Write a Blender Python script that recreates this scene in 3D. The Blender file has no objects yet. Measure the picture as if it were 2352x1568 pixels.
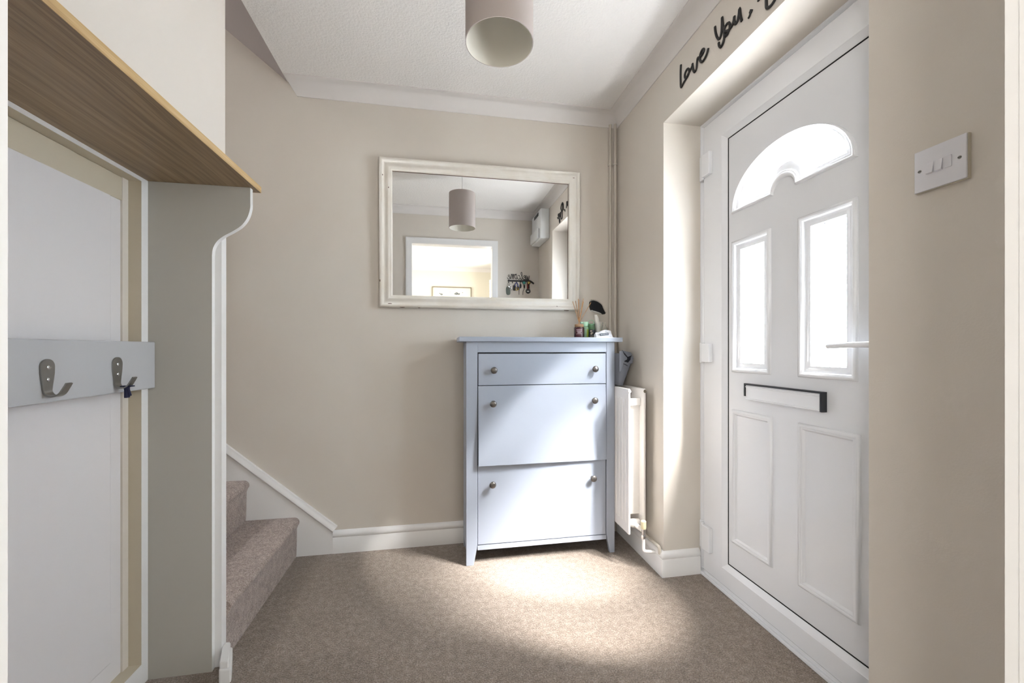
import bpy, bmesh, math, random
from math import pi, sin, cos, radians
from mathutils import Vector, Matrix, geometry
random.seed(7)
scene = bpy.context.scene
col = scene.collection

# ------------------------------------------------------------------ camera
CAMZ = 1.0344
TH = 0.1781
FPX = 934.8
cam_d = bpy.data.cameras.new('camera')
cam = bpy.data.objects.new('camera', cam_d)
col.objects.link(cam)
cam_d.sensor_width = 36.0
cam_d.lens = 36.0 * FPX / 2352.0
cam_d.shift_y = (801.6 - 784.0) / 2352.0
cam_d.clip_start = 0.02
cam.location = (0, 0, CAMZ)
cam.rotation_euler = (pi / 2, 0, -TH)
scene.camera = cam

# ------------------------------------------------------------------ world, sun, added fill lights
scene.view_settings.view_transform = 'Standard'
scene.view_settings.look = 'None'
scene.view_settings.exposure = 0.55
scene.view_settings.gamma = 1.0
world = bpy.data.worlds.new('world')
scene.world = world
world.use_nodes = True
wb = world.node_tree.nodes['Background']
wb.inputs[0].default_value = (0.80, 0.90, 1.0, 1)
wb.inputs[1].default_value = 3.0

def lamp(name, kind, loc, direction, energy, color, **kw):
    d = bpy.data.lights.new(name, kind)
    d.energy = energy
    d.color = color
    for k, v in kw.items():
        setattr(d, k, v)
    o = bpy.data.objects.new(name, d)
    col.objects.link(o)
    o.location = loc
    o.rotation_euler = Vector(direction).to_track_quat('-Z', 'Y').to_euler()
    return o

PANE_EMIT = 11.0
SUN_E = 165.0
lamp('sun', 'SUN', (4, -2, 5), (-0.54, 0.52, -1.07), SUN_E, (1.0, 0.97, 0.94), angle=radians(30))
# added unseen fill lights: two in the living room, one above the stairs
lamp('living_fill', 'AREA', (1.22, -1.7, 1.45), (-1, 0.4, -0.02), 40, (0.98, 0.99, 1.0),
     shape='RECTANGLE', size=1.9, size_y=1.3)
lamp('living_fill', 'AREA', (-1.55, -1.5, 1.45), (1, 0.4, 0.02), 84, (1.0, 0.985, 0.96),
     shape='RECTANGLE', size=1.9, size_y=1.3)
lamp('landing_fill', 'AREA', (-2.6, 1.85, 3.7), (1, 0, -1.0), 28, (0.95, 0.97, 1.0),
     shape='RECTANGLE', size=0.6, size_y=0.9)

# ------------------------------------------------------------------ materials
def srgb(r, g, b):
    def f(c):
        c /= 255.0
        return c / 12.92 if c <= 0.04045 else ((c + 0.055) / 1.055) ** 2.4
    return (f(r), f(g), f(b), 1)

def mat(name, colr, rough=0.5, metal=0.0, bump=None, var=None, spec=0.5, coat=0.0):
    m = bpy.data.materials.new(name)
    m.use_nodes = True
    nt = m.node_tree
    b = nt.nodes['Principled BSDF']
    b.inputs['Base Color'].default_value = colr
    b.inputs['Roughness'].default_value = rough
    b.inputs['Metallic'].default_value = metal
    b.inputs['Specular IOR Level'].default_value = spec
    b.inputs['Coat Weight'].default_value = coat
    tc = nt.nodes.new('ShaderNodeTexCoord')
    if bump:
        sc, st, dist = bump
        n = nt.nodes.new('ShaderNodeTexNoise')
        n.inputs['Scale'].default_value = sc
        n.inputs['Detail'].default_value = 4
        bp = nt.nodes.new('ShaderNodeBump')
        bp.inputs['Strength'].default_value = st
        bp.inputs['Distance'].default_value = dist
        nt.links.new(tc.outputs['Object'], n.inputs['Vector'])
        nt.links.new(n.outputs['Fac'], bp.inputs['Height'])
        nt.links.new(bp.outputs['Normal'], b.inputs['Normal'])
    if var:
        sc, c2, lo, hi = var
        n = nt.nodes.new('ShaderNodeTexNoise')
        n.inputs['Scale'].default_value = sc
        n.inputs['Detail'].default_value = 5
        r = nt.nodes.new('ShaderNodeValToRGB')
        r.color_ramp.elements[0].position = lo
        r.color_ramp.elements[1].position = hi
        r.color_ramp.elements[0].color = colr
        r.color_ramp.elements[1].color = c2
        nt.links.new(tc.outputs['Object'], n.inputs['Vector'])
        nt.links.new(n.outputs['Fac'], r.inputs['Fac'])
        nt.links.new(r.outputs['Color'], b.inputs['Base Color'])
    return m

WALL = mat('wall_paint', srgb(214, 206, 196), 0.75, bump=(260, 0.12, 0.002), var=(1.6, srgb(217, 211, 202), .4, .7), spec=0.3)
CREAM = mat('cream_paint', srgb(226, 219, 211), 0.7, bump=(240, 0.12, 0.002), spec=0.3)
CEIL = mat('ceiling_stipple', srgb(238, 235, 232), 0.9, bump=(115, 0.65, 0.005), spec=0.2)
COVE = mat('coving_white', srgb(226, 222, 219), 0.6, spec=0.3)
GLOSS = mat('white_gloss', srgb(232, 231, 230), 0.3)
UPVC = mat('upvc_white', srgb(226, 227, 230), 0.22)
UPVCP = mat('door_panel_white', srgb(220, 221, 224), 0.3, bump=(220, 0.05, 0.001))
BLACKP = mat('black_plastic', srgb(26, 28, 34), 0.4)
GASKET = mat('gasket_black', srgb(18, 18, 18), 0.8)
MIRF = mat('aged_white_paint', srgb(232, 227, 218), 0.35, var=(9, srgb(224, 216, 203), .45, .75))
MIRR = mat('mirror_silver', (0.93, 0.94, 0.94, 1), 0.0, 1.0)
CAB = mat('cabinet_grey_paint', srgb(166, 174, 188), 0.4)
CABD = mat('cabinet_interior', srgb(50, 52, 56), 0.8)
WALLR = mat('living_room_paint', srgb(222, 217, 202), 0.75, spec=0.3)
PANELG = mat('grey_board_paint', srgb(180, 177, 169), 0.5)
RAILG = mat('grey_rail_paint', srgb(186, 187, 190), 0.45)
NOOKW = mat('alcove_white', srgb(224, 221, 222), 0.5)
NOOKSHADE = mat('alcove_shade_cream', srgb(200, 190, 170), 0.6)  # cream tone holds the shade at the alcove recess edges
STEEL = mat('brushed_steel', srgb(150, 148, 144), 0.33, 0.9)
PEWTER = mat('pewter_knob', srgb(120, 117, 114), 0.35, 0.9)
CHROME = mat('chrome', srgb(210, 210, 212), 0.15, 1.0)
RADW = mat('radiator_enamel', srgb(230, 226, 222), 0.3)
PIPE = mat('painted_pipe', srgb(196, 189, 178), 0.4)
VALVE = mat('cream_plastic', srgb(226, 214, 178), 0.4)
BRASS = mat('dark_metal', srgb(120, 112, 98), 0.4, 0.8)
SHADE = mat('shade_fabric', srgb(178, 168, 163), 0.85, bump=(500, 0.2, 0.001))
SHADEI = mat('shade_lining', srgb(218, 213, 202), 0.6)
CHIP_SHADE = mat('chipped_wood_and_lip_shade', srgb(92, 66, 50), 0.8)  # bare wood of the chips, also the painted shade under the mirror lip
BAG = mat('grey_fabric', srgb(98, 101, 108), 0.9, bump=(600, 0.3, 0.001))
BAGIN = mat('black_lining', srgb(18, 18, 26), 0.9)
SWITCH = mat('switch_white', srgb(226, 225, 230), 0.3)
PATT = mat('pattress_cream', srgb(196, 188, 170), 0.5)
MAROON = mat('maroon_glass', srgb(48, 20, 26), 0.12, coat=0.5)
LABEL = mat('label_print', srgb(214, 196, 200), 0.5)
LABELD = mat('label_maroon', srgb(70, 28, 36), 0.5)
CORK = mat('cork_collar', srgb(146, 116, 86), 0.7)
REED = mat('reed', srgb(186, 138, 92), 0.7, var=(60, srgb(160, 118, 74), .4, .6))
MINT = mat('mint_plastic', srgb(168, 208, 178), 0.35)
GREENL = mat('green_label', srgb(128, 158, 126), 0.4)
LIME = mat('lime_stripe', srgb(126, 138, 36), 0.5)
BLKLAB = mat('black_label', srgb(28, 28, 34), 0.4)
BEIGEL = mat('beige_print', srgb(170, 156, 138), 0.5)
BRISTLE = mat('brush_black', srgb(9, 8, 9), 0.6, spec=0.15)
HANDLEW = mat('pearl_handle', srgb(216, 212, 204), 0.35)
PAPER = mat('paper_white', srgb(226, 228, 234), 0.5)
INK = mat('ink_slate', srgb(60, 72, 82), 0.6)
BLACKM = mat('black_metal_sign', srgb(30, 27, 26), 0.5)
BLUE = mat('blue_lanyard', srgb(76, 88, 170), 0.6)
NAVY = mat('navy_tape', srgb(24, 28, 60), 0.8)
YELLOW = mat('yellow_ring', srgb(206, 170, 50), 0.4)
RED = mat('red_strap', srgb(130, 30, 38), 0.6)
GREENG = mat('grey_green_tag', srgb(96, 106, 98), 0.6)
IRID = mat('iridescent_lens', srgb(90, 170, 160), 0.08, 0.7)
GOLDL = mat('gold_lens', srgb(190, 165, 90), 0.1, 0.7)
METER = mat('meter_white', srgb(226, 228, 228), 0.4)
PICF = mat('picture_frame_wood', srgb(120, 108, 92), 0.5)
PICP = mat('picture_paper', srgb(236, 228, 206), 0.6)
PICI = mat('picture_ink', srgb(120, 124, 124), 0.7)
BULB = mat('bulb_frosted', srgb(236, 236, 230), 0.3)

def glass_mat(name, colr, rough=0.02, ior=1.45):
    m = mat(name, colr, rough)
    b = m.node_tree.nodes['Principled BSDF']
    b.inputs['Transmission Weight'].default_value = 1.0
    b.inputs['IOR'].default_value = ior
    return m
CLEAR = glass_mat('clear_glass', (0.95, 0.97, 0.96, 1))
GREENT = glass_mat('green_tint_glass', srgb(170, 210, 178), 0.15)

def pane_mat():
    m = bpy.data.materials.new('frosted_door_glass')
    m.use_nodes = True
    nt = m.node_tree
    nt.nodes.clear()
    out = nt.nodes.new('ShaderNodeOutputMaterial')
    add = nt.nodes.new('ShaderNodeAddShader')
    em = nt.nodes.new('ShaderNodeEmission')
    em.inputs[0].default_value = (0.80, 0.90, 1.0, 1)
    em.inputs[1].default_value = PANE_EMIT
    tr = nt.nodes.new('ShaderNodeBsdfTransparent')
    tr.inputs[0].default_value = (0.9, 0.9, 0.9, 1)
    nt.links.new(em.outputs[0], add.inputs[0])
    nt.links.new(tr.outputs[0], add.inputs[1])
    nt.links.new(add.outputs[0], out.inputs[0])
    return m
PANE = pane_mat()

def carpet_mat(name, dark, mid, light):
    m = bpy.data.materials.new(name)
    m.use_nodes = True
    nt = m.node_tree
    b = nt.nodes['Principled BSDF']
    b.inputs['Roughness'].default_value = 1.0
    b.inputs['Specular IOR Level'].default_value = 0.05
    b.inputs['Sheen Weight'].default_value = 0.25
    tc = nt.nodes.new('ShaderNodeTexCoord')
    n1 = nt.nodes.new('ShaderNodeTexNoise'); n1.inputs['Scale'].default_value = 210; n1.inputs['Detail'].default_value = 3
    n2 = nt.nodes.new('ShaderNodeTexNoise'); n2.inputs['Scale'].default_value = 45; n2.inputs['Detail'].default_value = 4
    n3 = nt.nodes.new('ShaderNodeTexNoise'); n3.inputs['Scale'].default_value = 5; n3.inputs['Detail'].default_value = 3
    for n in (n1, n2, n3):
        nt.links.new(tc.outputs['Object'], n.inputs['Vector'])
    mx = nt.nodes.new('ShaderNodeMath'); mx.operation = 'MULTIPLY_ADD'
    mx.inputs[1].default_value = 0.30
    nt.links.new(n2.outputs['Fac'], mx.inputs[0])
    m2 = nt.nodes.new('ShaderNodeMath'); m2.operation = 'MULTIPLY'; m2.inputs[1].default_value = 0.62
    nt.links.new(n1.outputs['Fac'], m2.inputs[0])
    nt.links.new(m2.outputs[0], mx.inputs[2])
    m3 = nt.nodes.new('ShaderNodeMath'); m3.operation = 'MULTIPLY_ADD'; m3.inputs[1].default_value = 0.08
    nt.links.new(n3.outputs['Fac'], m3.inputs[0])
    nt.links.new(mx.outputs[0], m3.inputs[2])
    r = nt.nodes.new('ShaderNodeValToRGB')
    r.color_ramp.elements[0].position = 0.36; r.color_ramp.elements[0].color = dark
    r.color_ramp.elements[1].position = 0.64; r.color_ramp.elements[1].color = light
    e = r.color_ramp.elements.new(0.5); e.color = mid
    nt.links.new(m3.outputs[0], r.inputs['Fac'])
    nt.links.new(r.outputs['Color'], b.inputs['Base Color'])
    bp = nt.nodes.new('ShaderNodeBump'); bp.inputs['Strength'].default_value = 0.9; bp.inputs['Distance'].default_value = 0.006
    nt.links.new(n1.outputs['Fac'], bp.inputs['Height'])
    nt.links.new(bp.outputs['Normal'], b.inputs['Normal'])
    return m
CARPET = carpet_mat('carpet_pile', srgb(108, 96, 86), srgb(137, 124, 112), srgb(170, 156, 144))
CARPETS = carpet_mat('stair_carpet_pile', srgb(136, 121, 113), srgb(168, 153, 145), srgb(200, 186, 178))

def wood_mat(name, c1, c2, c3):
    m = bpy.data.materials.new(name)
    m.use_nodes = True
    nt = m.node_tree
    b = nt.nodes['Principled BSDF']
    b.inputs['Roughness'].default_value = 0.42
    tc = nt.nodes.new('ShaderNodeTexCoord')
    mp = nt.nodes.new('ShaderNodeMapping')
    mp.inputs['Scale'].default_value = (55, 1.3, 55)
    n0 = nt.nodes.new('ShaderNodeTexNoise'); n0.inputs['Scale'].default_value = 3.0; n0.inputs['Detail'].default_value = 2
    nt.links.new(tc.outputs['Object'], n0.inputs['Vector'])
    mix = nt.nodes.new('ShaderNodeVectorMath'); mix.operation = 'MULTIPLY_ADD'
    mix.inputs[1].default_value = (0.035, 0.0, 0.0)
    nt.links.new(n0.outputs['Color'], mix.inputs[0])
    nt.links.new(tc.outputs['Object'], mix.inputs[2])
    nt.links.new(mix.outputs[0], mp.inputs['Vector'])
    n = nt.nodes.new('ShaderNodeTexNoise'); n.inputs['Scale'].default_value = 1.6; n.inputs['Detail'].default_value = 6
    nt.links.new(mp.outputs[0], n.inputs['Vector'])
    mp2 = nt.nodes.new('ShaderNodeMapping'); mp2.inputs['Scale'].default_value = (240, 6, 240)
    nt.links.new(tc.outputs['Object'], mp2.inputs['Vector'])
    g = nt.nodes.new('ShaderNodeTexNoise'); g.inputs['Scale'].default_value = 1.5; g.inputs['Detail'].default_value = 2
    nt.links.new(mp2.outputs[0], g.inputs['Vector'])
    ad = nt.nodes.new('ShaderNodeMath'); ad.operation = 'MULTIPLY_ADD'; ad.inputs[1].default_value = 0.3
    nt.links.new(g.outputs['Fac'], ad.inputs[0])
    m1 = nt.nodes.new('ShaderNodeMath'); m1.operation = 'MULTIPLY'; m1.inputs[1].default_value = 0.7
    nt.links.new(n.outputs['Fac'], m1.inputs[0]); nt.links.new(m1.outputs[0], ad.inputs[2])
    r = nt.nodes.new('ShaderNodeValToRGB')
    r.color_ramp.elements[0].position = 0.38; r.color_ramp.elements[0].color = c1
    r.color_ramp.elements[1].position = 0.62; r.color_ramp.elements[1].color = c3
    e = r.color_ramp.elements.new(0.5); e.color = c2
    nt.links.new(ad.outputs[0], r.inputs['Fac'])
    nt.links.new(r.outputs['Color'], b.inputs['Base Color'])
    return m
OAK = wood_mat('oak_laminate', srgb(120, 98, 72), srgb(142, 118, 88), srgb(158, 134, 102))
OAKE = wood_mat('oak_edging', srgb(176, 146, 100), srgb(194, 164, 116), srgb(206, 178, 134))

# ------------------------------------------------------------------ helpers
def finish(name, bm, m, parent=None, smooth=None, bevel=0.0, seg=2):
    bmesh.ops.recalc_face_normals(bm, faces=bm.faces)
    me = bpy.data.meshes.new(name)
    bm.to_mesh(me); bm.free()
    o = bpy.data.objects.new(name, me)
    col.objects.link(o)
    mats = m if isinstance(m, (list, tuple)) else [m]
    for q in mats:
        me.materials.append(q)
    if parent is not None:
        o.parent = parent
        o.matrix_parent_inverse = Matrix.Translation(-parent.location) if parent.rotation_euler.x == 0 else parent.matrix_basis.inverted()
    if smooth is not None:
        for p in me.polygons:
            p.use_smooth = True
        md = o.modifiers.new('ang', 'EDGE_SPLIT'); md.split_angle = radians(smooth)
    if bevel:
        md = o.modifiers.new('bev', 'BEVEL'); md.width = bevel; md.segments = seg; md.limit_method = 'ANGLE'
        md.angle_limit = radians(40)
        if smooth is None:
            md.harden_normals = False
    return o

def box(bm, x0, x1, y0, y1, z0, z1, mi=0):
    vs = [bm.verts.new((x, y, z)) for x in (x0, x1) for y in (y0, y1) for z in (z0, z1)]
    q = lambda *i: bm.faces.new([vs[j] for j in i])
    fs = [q(0, 1, 3, 2), q(4, 6, 7, 5), q(0, 4, 5, 1), q(2, 3, 7, 6), q(0, 2, 6, 4), q(1, 5, 7, 3)]
    for f in fs:
        f.material_index = mi
    return vs

def prism(bm, pts, axis, a, b, mi=0):
    """pts 2D polygon; axis 'x': pts=(y,z), 'y': pts=(x,z), 'z': pts=(x,y)"""
    def P(p, h):
        return {'x': (h, p[0], p[1]), 'y': (p[0], h, p[1]), 'z': (p[0], p[1], h)}[axis]
    n = len(pts)
    A = [bm.verts.new(P(p, a)) for p in pts]
    B = [bm.verts.new(P(p, b)) for p in pts]
    tris = geometry.tessellate_polygon([[Vector((p[0], p[1], 0)) for p in pts]])
    for t in tris:
        for L in (A, B):
            try:
                f = bm.faces.new([L[i] for i in t]); f.material_index = mi
            except ValueError:
                pass
    for i in range(n):
        f = bm.faces.new([A[i], A[(i + 1) % n], B[(i + 1) % n], B[i]]); f.material_index = mi

def sweep(bm, path, profile, closed, P, mi=0, cap=True):
    """path: 2D points; profile: (n, h) n along the left-hand normal, h out of plane; P(x,y,h)->3D"""
    n = len(path)
    rings = []
    for i in range(n):
        p = Vector(path[i])
        d0 = d1 = None
        if closed or i > 0:
            d0 = (p - Vector(path[i - 1])).normalized()
        if closed or i < n - 1:
            d1 = (Vector(path[(i + 1) % n]) - p).normalized()
        if d0 is None: d0 = d1
        if d1 is None: d1 = d0
        n0 = Vector((-d0.y, d0.x)); n1 = Vector((-d1.y, d1.x))
        m = (n0 + n1)
        m = m.normalized() if m.length > 1e-6 else n0
        sc = 1.0 / max(0.3, m.dot(n0))
        rings.append([bm.verts.new(P(p.x + m.x * a * sc, p.y + m.y * a * sc, h)) for a, h in profile])
    k = len(profile)
    for i in range(n if closed else n - 1):
        A, B = rings[i], rings[(i + 1) % n]
        for j in range(k - 1):
            f = bm.faces.new([A[j], B[j], B[j + 1], A[j + 1]]); f.material_index = mi
    if not closed and cap:
        for R in (rings[0], rings[-1]):
            try:
                bm.faces.new(R)
            except ValueError:
                pass
    return rings

def lathe(bm, prof, c=(0, 0, 0), axis='z', seg=32, mi=0, sx=1.0, sy=1.0):
    rings = []
    for r, h in prof:
        ring = []
        for i in range(seg):
            t = 2 * pi * i / seg
            a, b = r * cos(t) * sx, r * sin(t) * sy
            v = {'z': (a, b, h), 'x': (h, a, b), 'y': (a, h, b)}[axis]
            ring.append(bm.verts.new((c[0] + v[0], c[1] + v[1], c[2] + v[2])))
        rings.append(ring)
    for A, B in zip(rings, rings[1:]):
        for i in range(seg):
            f = bm.faces.new([A[i], A[(i + 1) % seg], B[(i + 1) % seg], B[i]]); f.material_index = mi
    for R, (r, h) in ((rings[0], prof[0]), (rings[-1], prof[-1])):
        if r > 1e-5:
            f = bm.faces.new(R); f.material_index = mi
    bmesh.ops.remove_doubles(bm, verts=[v for R in (rings[0], rings[-1]) for v in R], dist=1e-6)

def tube(bm, pts, r, seg=10, mi=0, flat=None, r2=None):
    """tube through 3D points; flat=(axis, k) squashes the section along axis"""
    pts = [Vector(p) for p in pts]
    n = len(pts)
    rings = []
    up = None
    for i, p in enumerate(pts):
        a = pts[max(0, i - 1)]; b = pts[min(n - 1, i + 1)]
        d = (b - a).normalized()
        if up is None:
            up = Vector((0, 0, 1)) if abs(d.z) < 0.9 else Vector((1, 0, 0))
        s = d.cross(up)
        if s.length < 1e-4:
            s = d.orthogonal()
        s.normalize(); u = s.cross(d).normalized(); up = u
        rr = r if r2 is None else r + (r2 - r) * i / (n - 1)
        ring = []
        for j in range(seg):
            t = 2 * pi * j / seg
            q = s * cos(t) * rr + u * sin(t) * rr
            if flat:
                q[flat[0]] *= flat[1]
            ring.append(bm.verts.new(p + q))
        rings.append(ring)
    for A, B in zip(rings, rings[1:]):
        for j in range(seg):
            f = bm.faces.new([A[j], A[(j + 1) % seg], B[(j + 1) % seg], B[j]]); f.material_index = mi
    for R in (rings[0], rings[-1]):
        f = bm.faces.new(R); f.material_index = mi

def catmull(pts, n=6, closed=False):
    pts = [Vector(p) for p in pts]
    out = []
    N = len(pts)
    for i in range(N if closed else N - 1):
        g = lambda k: pts[k % N] if closed else pts[max(0, min(N - 1, k))]
        p0, p1, p2, p3 = g(i - 1), g(i), g(i + 1), g(i + 2)
        for j in range(n):
            t = j / n
            out.append(0.5 * ((2 * p1) + (-p0 + p2) * t + (2 * p0 - 5 * p1 + 4 * p2 - p3) * t * t + (-p0 + 3 * p1 - 3 * p2 + p3) * t ** 3))
    if not closed:
        out.append(pts[-1])
    return out

def ball(bm, c, r, sx=1, sy=1, sz=1, mi=0, u=16, v=10):
    bmt = bmesh.new()
    bmesh.ops.create_uvsphere(bmt, u_segments=u, v_segments=v, radius=r)
    mp = {}
    for vv in bmt.verts:
        mp[vv] = bm.verts.new((c[0] + vv.co.x * sx, c[1] + vv.co.y * sy, c[2] + vv.co.z * sz))
    for f in bmt.faces:
        g = bm.faces.new([mp[q] for q in f.verts]); g.material_index = mi
    bmt.free()

def empty(name, loc, label=None, cat=None, group=None, kind=None):
    o = bpy.data.objects.new(name, None)
    o.empty_display_size = 0.05
    col.objects.link(o)
    o.location = loc
    tag(o, label, cat, group, kind)
    return o

def tag(o, label=None, cat=None, group=None, kind=None):
    if label: o['label'] = label
    if cat: o['category'] = cat
    if group: o['group'] = group
    if kind: o['kind'] = kind
    return o

def struct(name, bm, m, label=None, **kw):
    o = finish(name, bm, m, **kw)
    o['kind'] = 'structure'
    if label: o['label'] = label
    return o

def text_mesh(name, s, size, m, parent, M, extrude=0.0003):
    cu = bpy.data.curves.new(name, 'FONT')
    cu.body = s; cu.size = size; cu.extrude = extrude
    cu.align_x = 'CENTER'; cu.align_y = 'CENTER'
    t = bpy.data.objects.new(name, cu)
    col.objects.link(t)
    bpy.context.view_layer.update()
    me = bpy.data.meshes.new_from_object(t)
    bpy.data.objects.remove(t)
    me.transform(M)
    me.materials.clear(); me.materials.append(m)
    o = bpy.data.objects.new(name, me)
    col.objects.link(o)
    if parent is not None:
        o.parent = parent
        o.matrix_parent_inverse = parent.matrix_basis.inverted()
    return o

# ------------------------------------------------------------------ dimensions
YB = 2.20      # back wall
XR = 1.01      # right wall (front door wall)
XL = -0.70     # left wall
YF = 0.288     # wall with the doorway the camera looks through (hall side)
ZC = 2.37      # ceiling
ZV = 2.301     # bottom of coving
Y1, Y2, ZO = 1.706, 0.805, 2.068   # front door opening
XE = -0.744    # ceiling edge at the stairwell
YS = 1.503     # corner of the left wall / stair wall
XP = 1.20      # plane of the door panel

# ------------------------------------------------------------------ structure
bm = bmesh.new(); box(bm, -3.6, 1.30, YF - 0.1, YB + 0.1, -0.05, 0.0); box(bm, -1.7, 1.30, -3.1, YF - 0.1, -0.05, 0.0)
struct('floor', bm, CARPET, 'beige brown cut pile carpet over the whole hallway floor')
bm = bmesh.new(); box(bm, -3.6, 1.27, YB, YB + 0.1, 0, 4.6)
struct('wall_back', bm, WALL, 'taupe painted wall behind the mirror and the cabinet')
bm = bmesh.new()
prism(bm, [(YF - 0.098, 0), (Y2, 0), (Y2, ZO), (Y1, ZO), (Y1, 0), (YB, 0), (YB, 2.6), (YF - 0.098, 2.6)], 'x', XR, 1.27)
struct('wall_right', bm, WALL, 'taupe wall around the deep white reveal of the front door')
# left wall with coat alcove (recess y .40-1.455, z 0-1.581)
bm = bmesh.new()
prism(bm, [(YF - 0.098, 0), (0.40, 0), (0.40, 1.581), (1.4735, 1.581), (1.4735, 0), (YS, 0), (YS, 2.6), (YF - 0.098, 2.6)], 'x', XL, -0.93)
struct('wall_left', bm, CREAM, 'cream wall above and beside the coat alcove')
bm = bmesh.new(); box(bm, -3.6, -0.93, YS - 0.1, YS, 0, 4.6)
struct('wall_stair', bm, WALL, 'wall enclosing the near side of the staircase')
bm = bmesh.new(); box(bm, -3.6, -3.5, YS, YB, 0, 4.6); 
struct('wall_landing', bm, WALL, 'wall at the far end of the staircase')
# doorway wall
bm = bmesh.new()
DX0, DX1, DZ = -0.258, 0.53, 2.020
prism(bm, [(-1.7, 0), (DX0, 0), (DX0, DZ), (DX1, DZ), (DX1, 0), (XR, 0), (XR, 2.6), (-1.7, 2.6)], 'y', YF - 0.098, YF)
struct('wall_front', bm, WALL, 'wall around the doorway opposite the mirror, seen in reflection')
# architrave + jamb lining
PROF_ARCH = [(0.0, 0.0), (0.0, 0.010), (0.006, 0.012), (0.035, 0.014), (0.048, 0.019), (0.056, 0.017), (0.058, 0.0)]
bm = bmesh.new()
path = [(DX0, 0), (DX0, DZ), (DX1, DZ), (DX1, 0)]
sweep(bm, path, PROF_ARCH, False, lambda x, z, h: (x, YF + h, z))
sweep(bm, path, PROF_ARCH, False, lambda x, z, h: (x, YF - 0.098 - h, z))
sweep(bm, path, [(-0.0005, 0.0), (-0.0005, -0.098)], False, lambda x, z, h: (x, YF + h, z), cap=False)
struct('trim_1', bm, GLOSS, 'white gloss architrave and lining of the internal doorway', smooth=40)
# living room behind the camera
bm = bmesh.new(); box(bm, -1.7, 1.37, -3.1, -3.0, 0, 2.6)
struct('wall_rear', bm, WALLR, 'far wall of the living room, seen through the doorway in the mirror')
bm = bmesh.new(); box(bm, -1.7, -1.6, -3.0, YF - 0.098, 0, 2.6)
struct('wall_rear_left', bm, WALLR, 'left wall of the living room')
bm = bmesh.new(); box(bm, 1.27, 1.37, -3.0, YF - 0.098, 0, 2.6)
struct('wall_rear_right', bm, WALLR, 'right wall of the living room')
# ceiling
bm = bmesh.new()
prism(bm, [(-1.7, -3.1), (1.27, -3.1), (1.27, YB), (XE, YB), (XE, YS), (-1.7, YS)], 'z', ZC, ZC + 0.2)
struct('ceiling', bm, CEIL, 'off white stippled ceiling of the hallway')
# sloping soffit over the stairs
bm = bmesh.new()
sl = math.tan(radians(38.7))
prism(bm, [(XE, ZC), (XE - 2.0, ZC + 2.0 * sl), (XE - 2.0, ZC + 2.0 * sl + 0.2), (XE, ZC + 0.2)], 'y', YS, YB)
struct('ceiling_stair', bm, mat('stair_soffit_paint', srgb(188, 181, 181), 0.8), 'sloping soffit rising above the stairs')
bm = bmesh.new(); box(bm, -3.6, XE - 1.9, YS, YB, 4.2, 4.3)
struct('ceiling_landing', bm, COVE)
# coving
def cove_prof(s=0.069, n=8):
    pr = [(0.0, 0.0), (0.0, -s), (0.004, -s)]
    for i in range(n + 1):
        t = i / n * pi / 2
        pr.append((0.004 + (s - 0.008) * (1 - cos(t)), -s + (s - 0.004) * sin(t) + 0.0))
    pr.append((s, -0.004)); pr.append((s, 0.0))
    return pr
def coving(name, path, label):
    bm = bmesh.new()
    sweep(bm, path, cove_prof(), False, lambda x, y, h: (x, y, ZC + h))
    for v in bm.verts:      # cut end at the stairwell edge
        if v.co.y > 2.0 and v.co.x < -0.70:
            v.co.x = -0.698 - (v.co.z - ZV) * 0.62
    return struct(name, bm, COVE, label, smooth=35)
# left-hand normals point into the room when the path runs clockwise seen from above
coving('trim_2', [(XR, YF), (XR, YB), (-0.712, YB)], 'white coving along the back wall and the front door wall')
coving('trim_3', [(XL, YS - 0.02), (XL, YF), (XR, YF)], 'white coving above the doorway, seen in the mirror')
coving('trim_4', [(-1.6, -3.0), (1.27, -3.0)], 'white coving on the living room far wall')
# skirting
SK = [(0.0, 0.0), (0.016, 0.0), (0.016, 0.078), (0.0135, 0.081), (0.017, 0.086), (0.018, 0.094), (0.0155, 0.102), (0.010, 0.108), (0.005, 0.112), (0.0, 0.114)]
def skirt(name, path, label, prof=SK):
    bm = bmesh.new()
    sweep(bm, path, prof, False, lambda x, y, h: (x, y, h))
    return struct(name, bm, GLOSS, label, smooth=40)
skirt('baseboard_back', [(XR, YB), (-0.527, YB)], 'white skirting board along the back wall')
skirt('baseboard_right', [(1.187, Y1), (XR, Y1), (XR, YB - 0.02)], 'white skirting board beside the radiator and in the door reveal')
skirt('baseboard_near', [(XR, YF), (XR, Y2), (1.187, Y2)], 'white skirting board below the light switch')
# plinth end of skirting beside the alcove
bm = bmesh.new()
prism(bm, [(-0.668, 1.395), (-0.633, 1.395), (-0.640, 1.415), (-0.676, 1.50), (-0.6955, 1.50), (-0.6955, 1.4745)], 'z', 0, 0.045)
prism(bm, [(-0.668, 1.398), (-0.640, 1.398), (-0.645, 1.415), (-0.680, 1.495), (-0.6955, 1.495), (-0.6955, 1.4745)], 'z', 0.0445, 0.066)
struct('baseboard_left', bm, GLOSS, 'short white skirting block at the foot of the left wall end', bevel=0.005)

# stair string board on the back wall
bm = bmesh.new()
sl2 = (0.527 - 0.111) / (1.01 - 0.527)
x1 = -3.3
zt = lambda x: 0.112 + (-0.527 - x) * sl2
prism(bm, [(-0.527, 0), (-0.527, 0.112), (x1, zt(x1)), (x1, 0)], 'y', YB - 0.014, YB)
sweep(bm, [(-0.527, 0.112), (x1, zt(x1))], [(0.002, 0.0), (0.002, 0.020), (-0.004, 0.024), (-0.013, 0.023), (-0.020, 0.018), (-0.030, 0.016), (-0.030, 0.0)], False,
      lambda x, z, h: (x, YB - h, z))
struct('trim_5', bm, GLOSS, 'white stair string board rising along the back wall', smooth=30)

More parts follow.
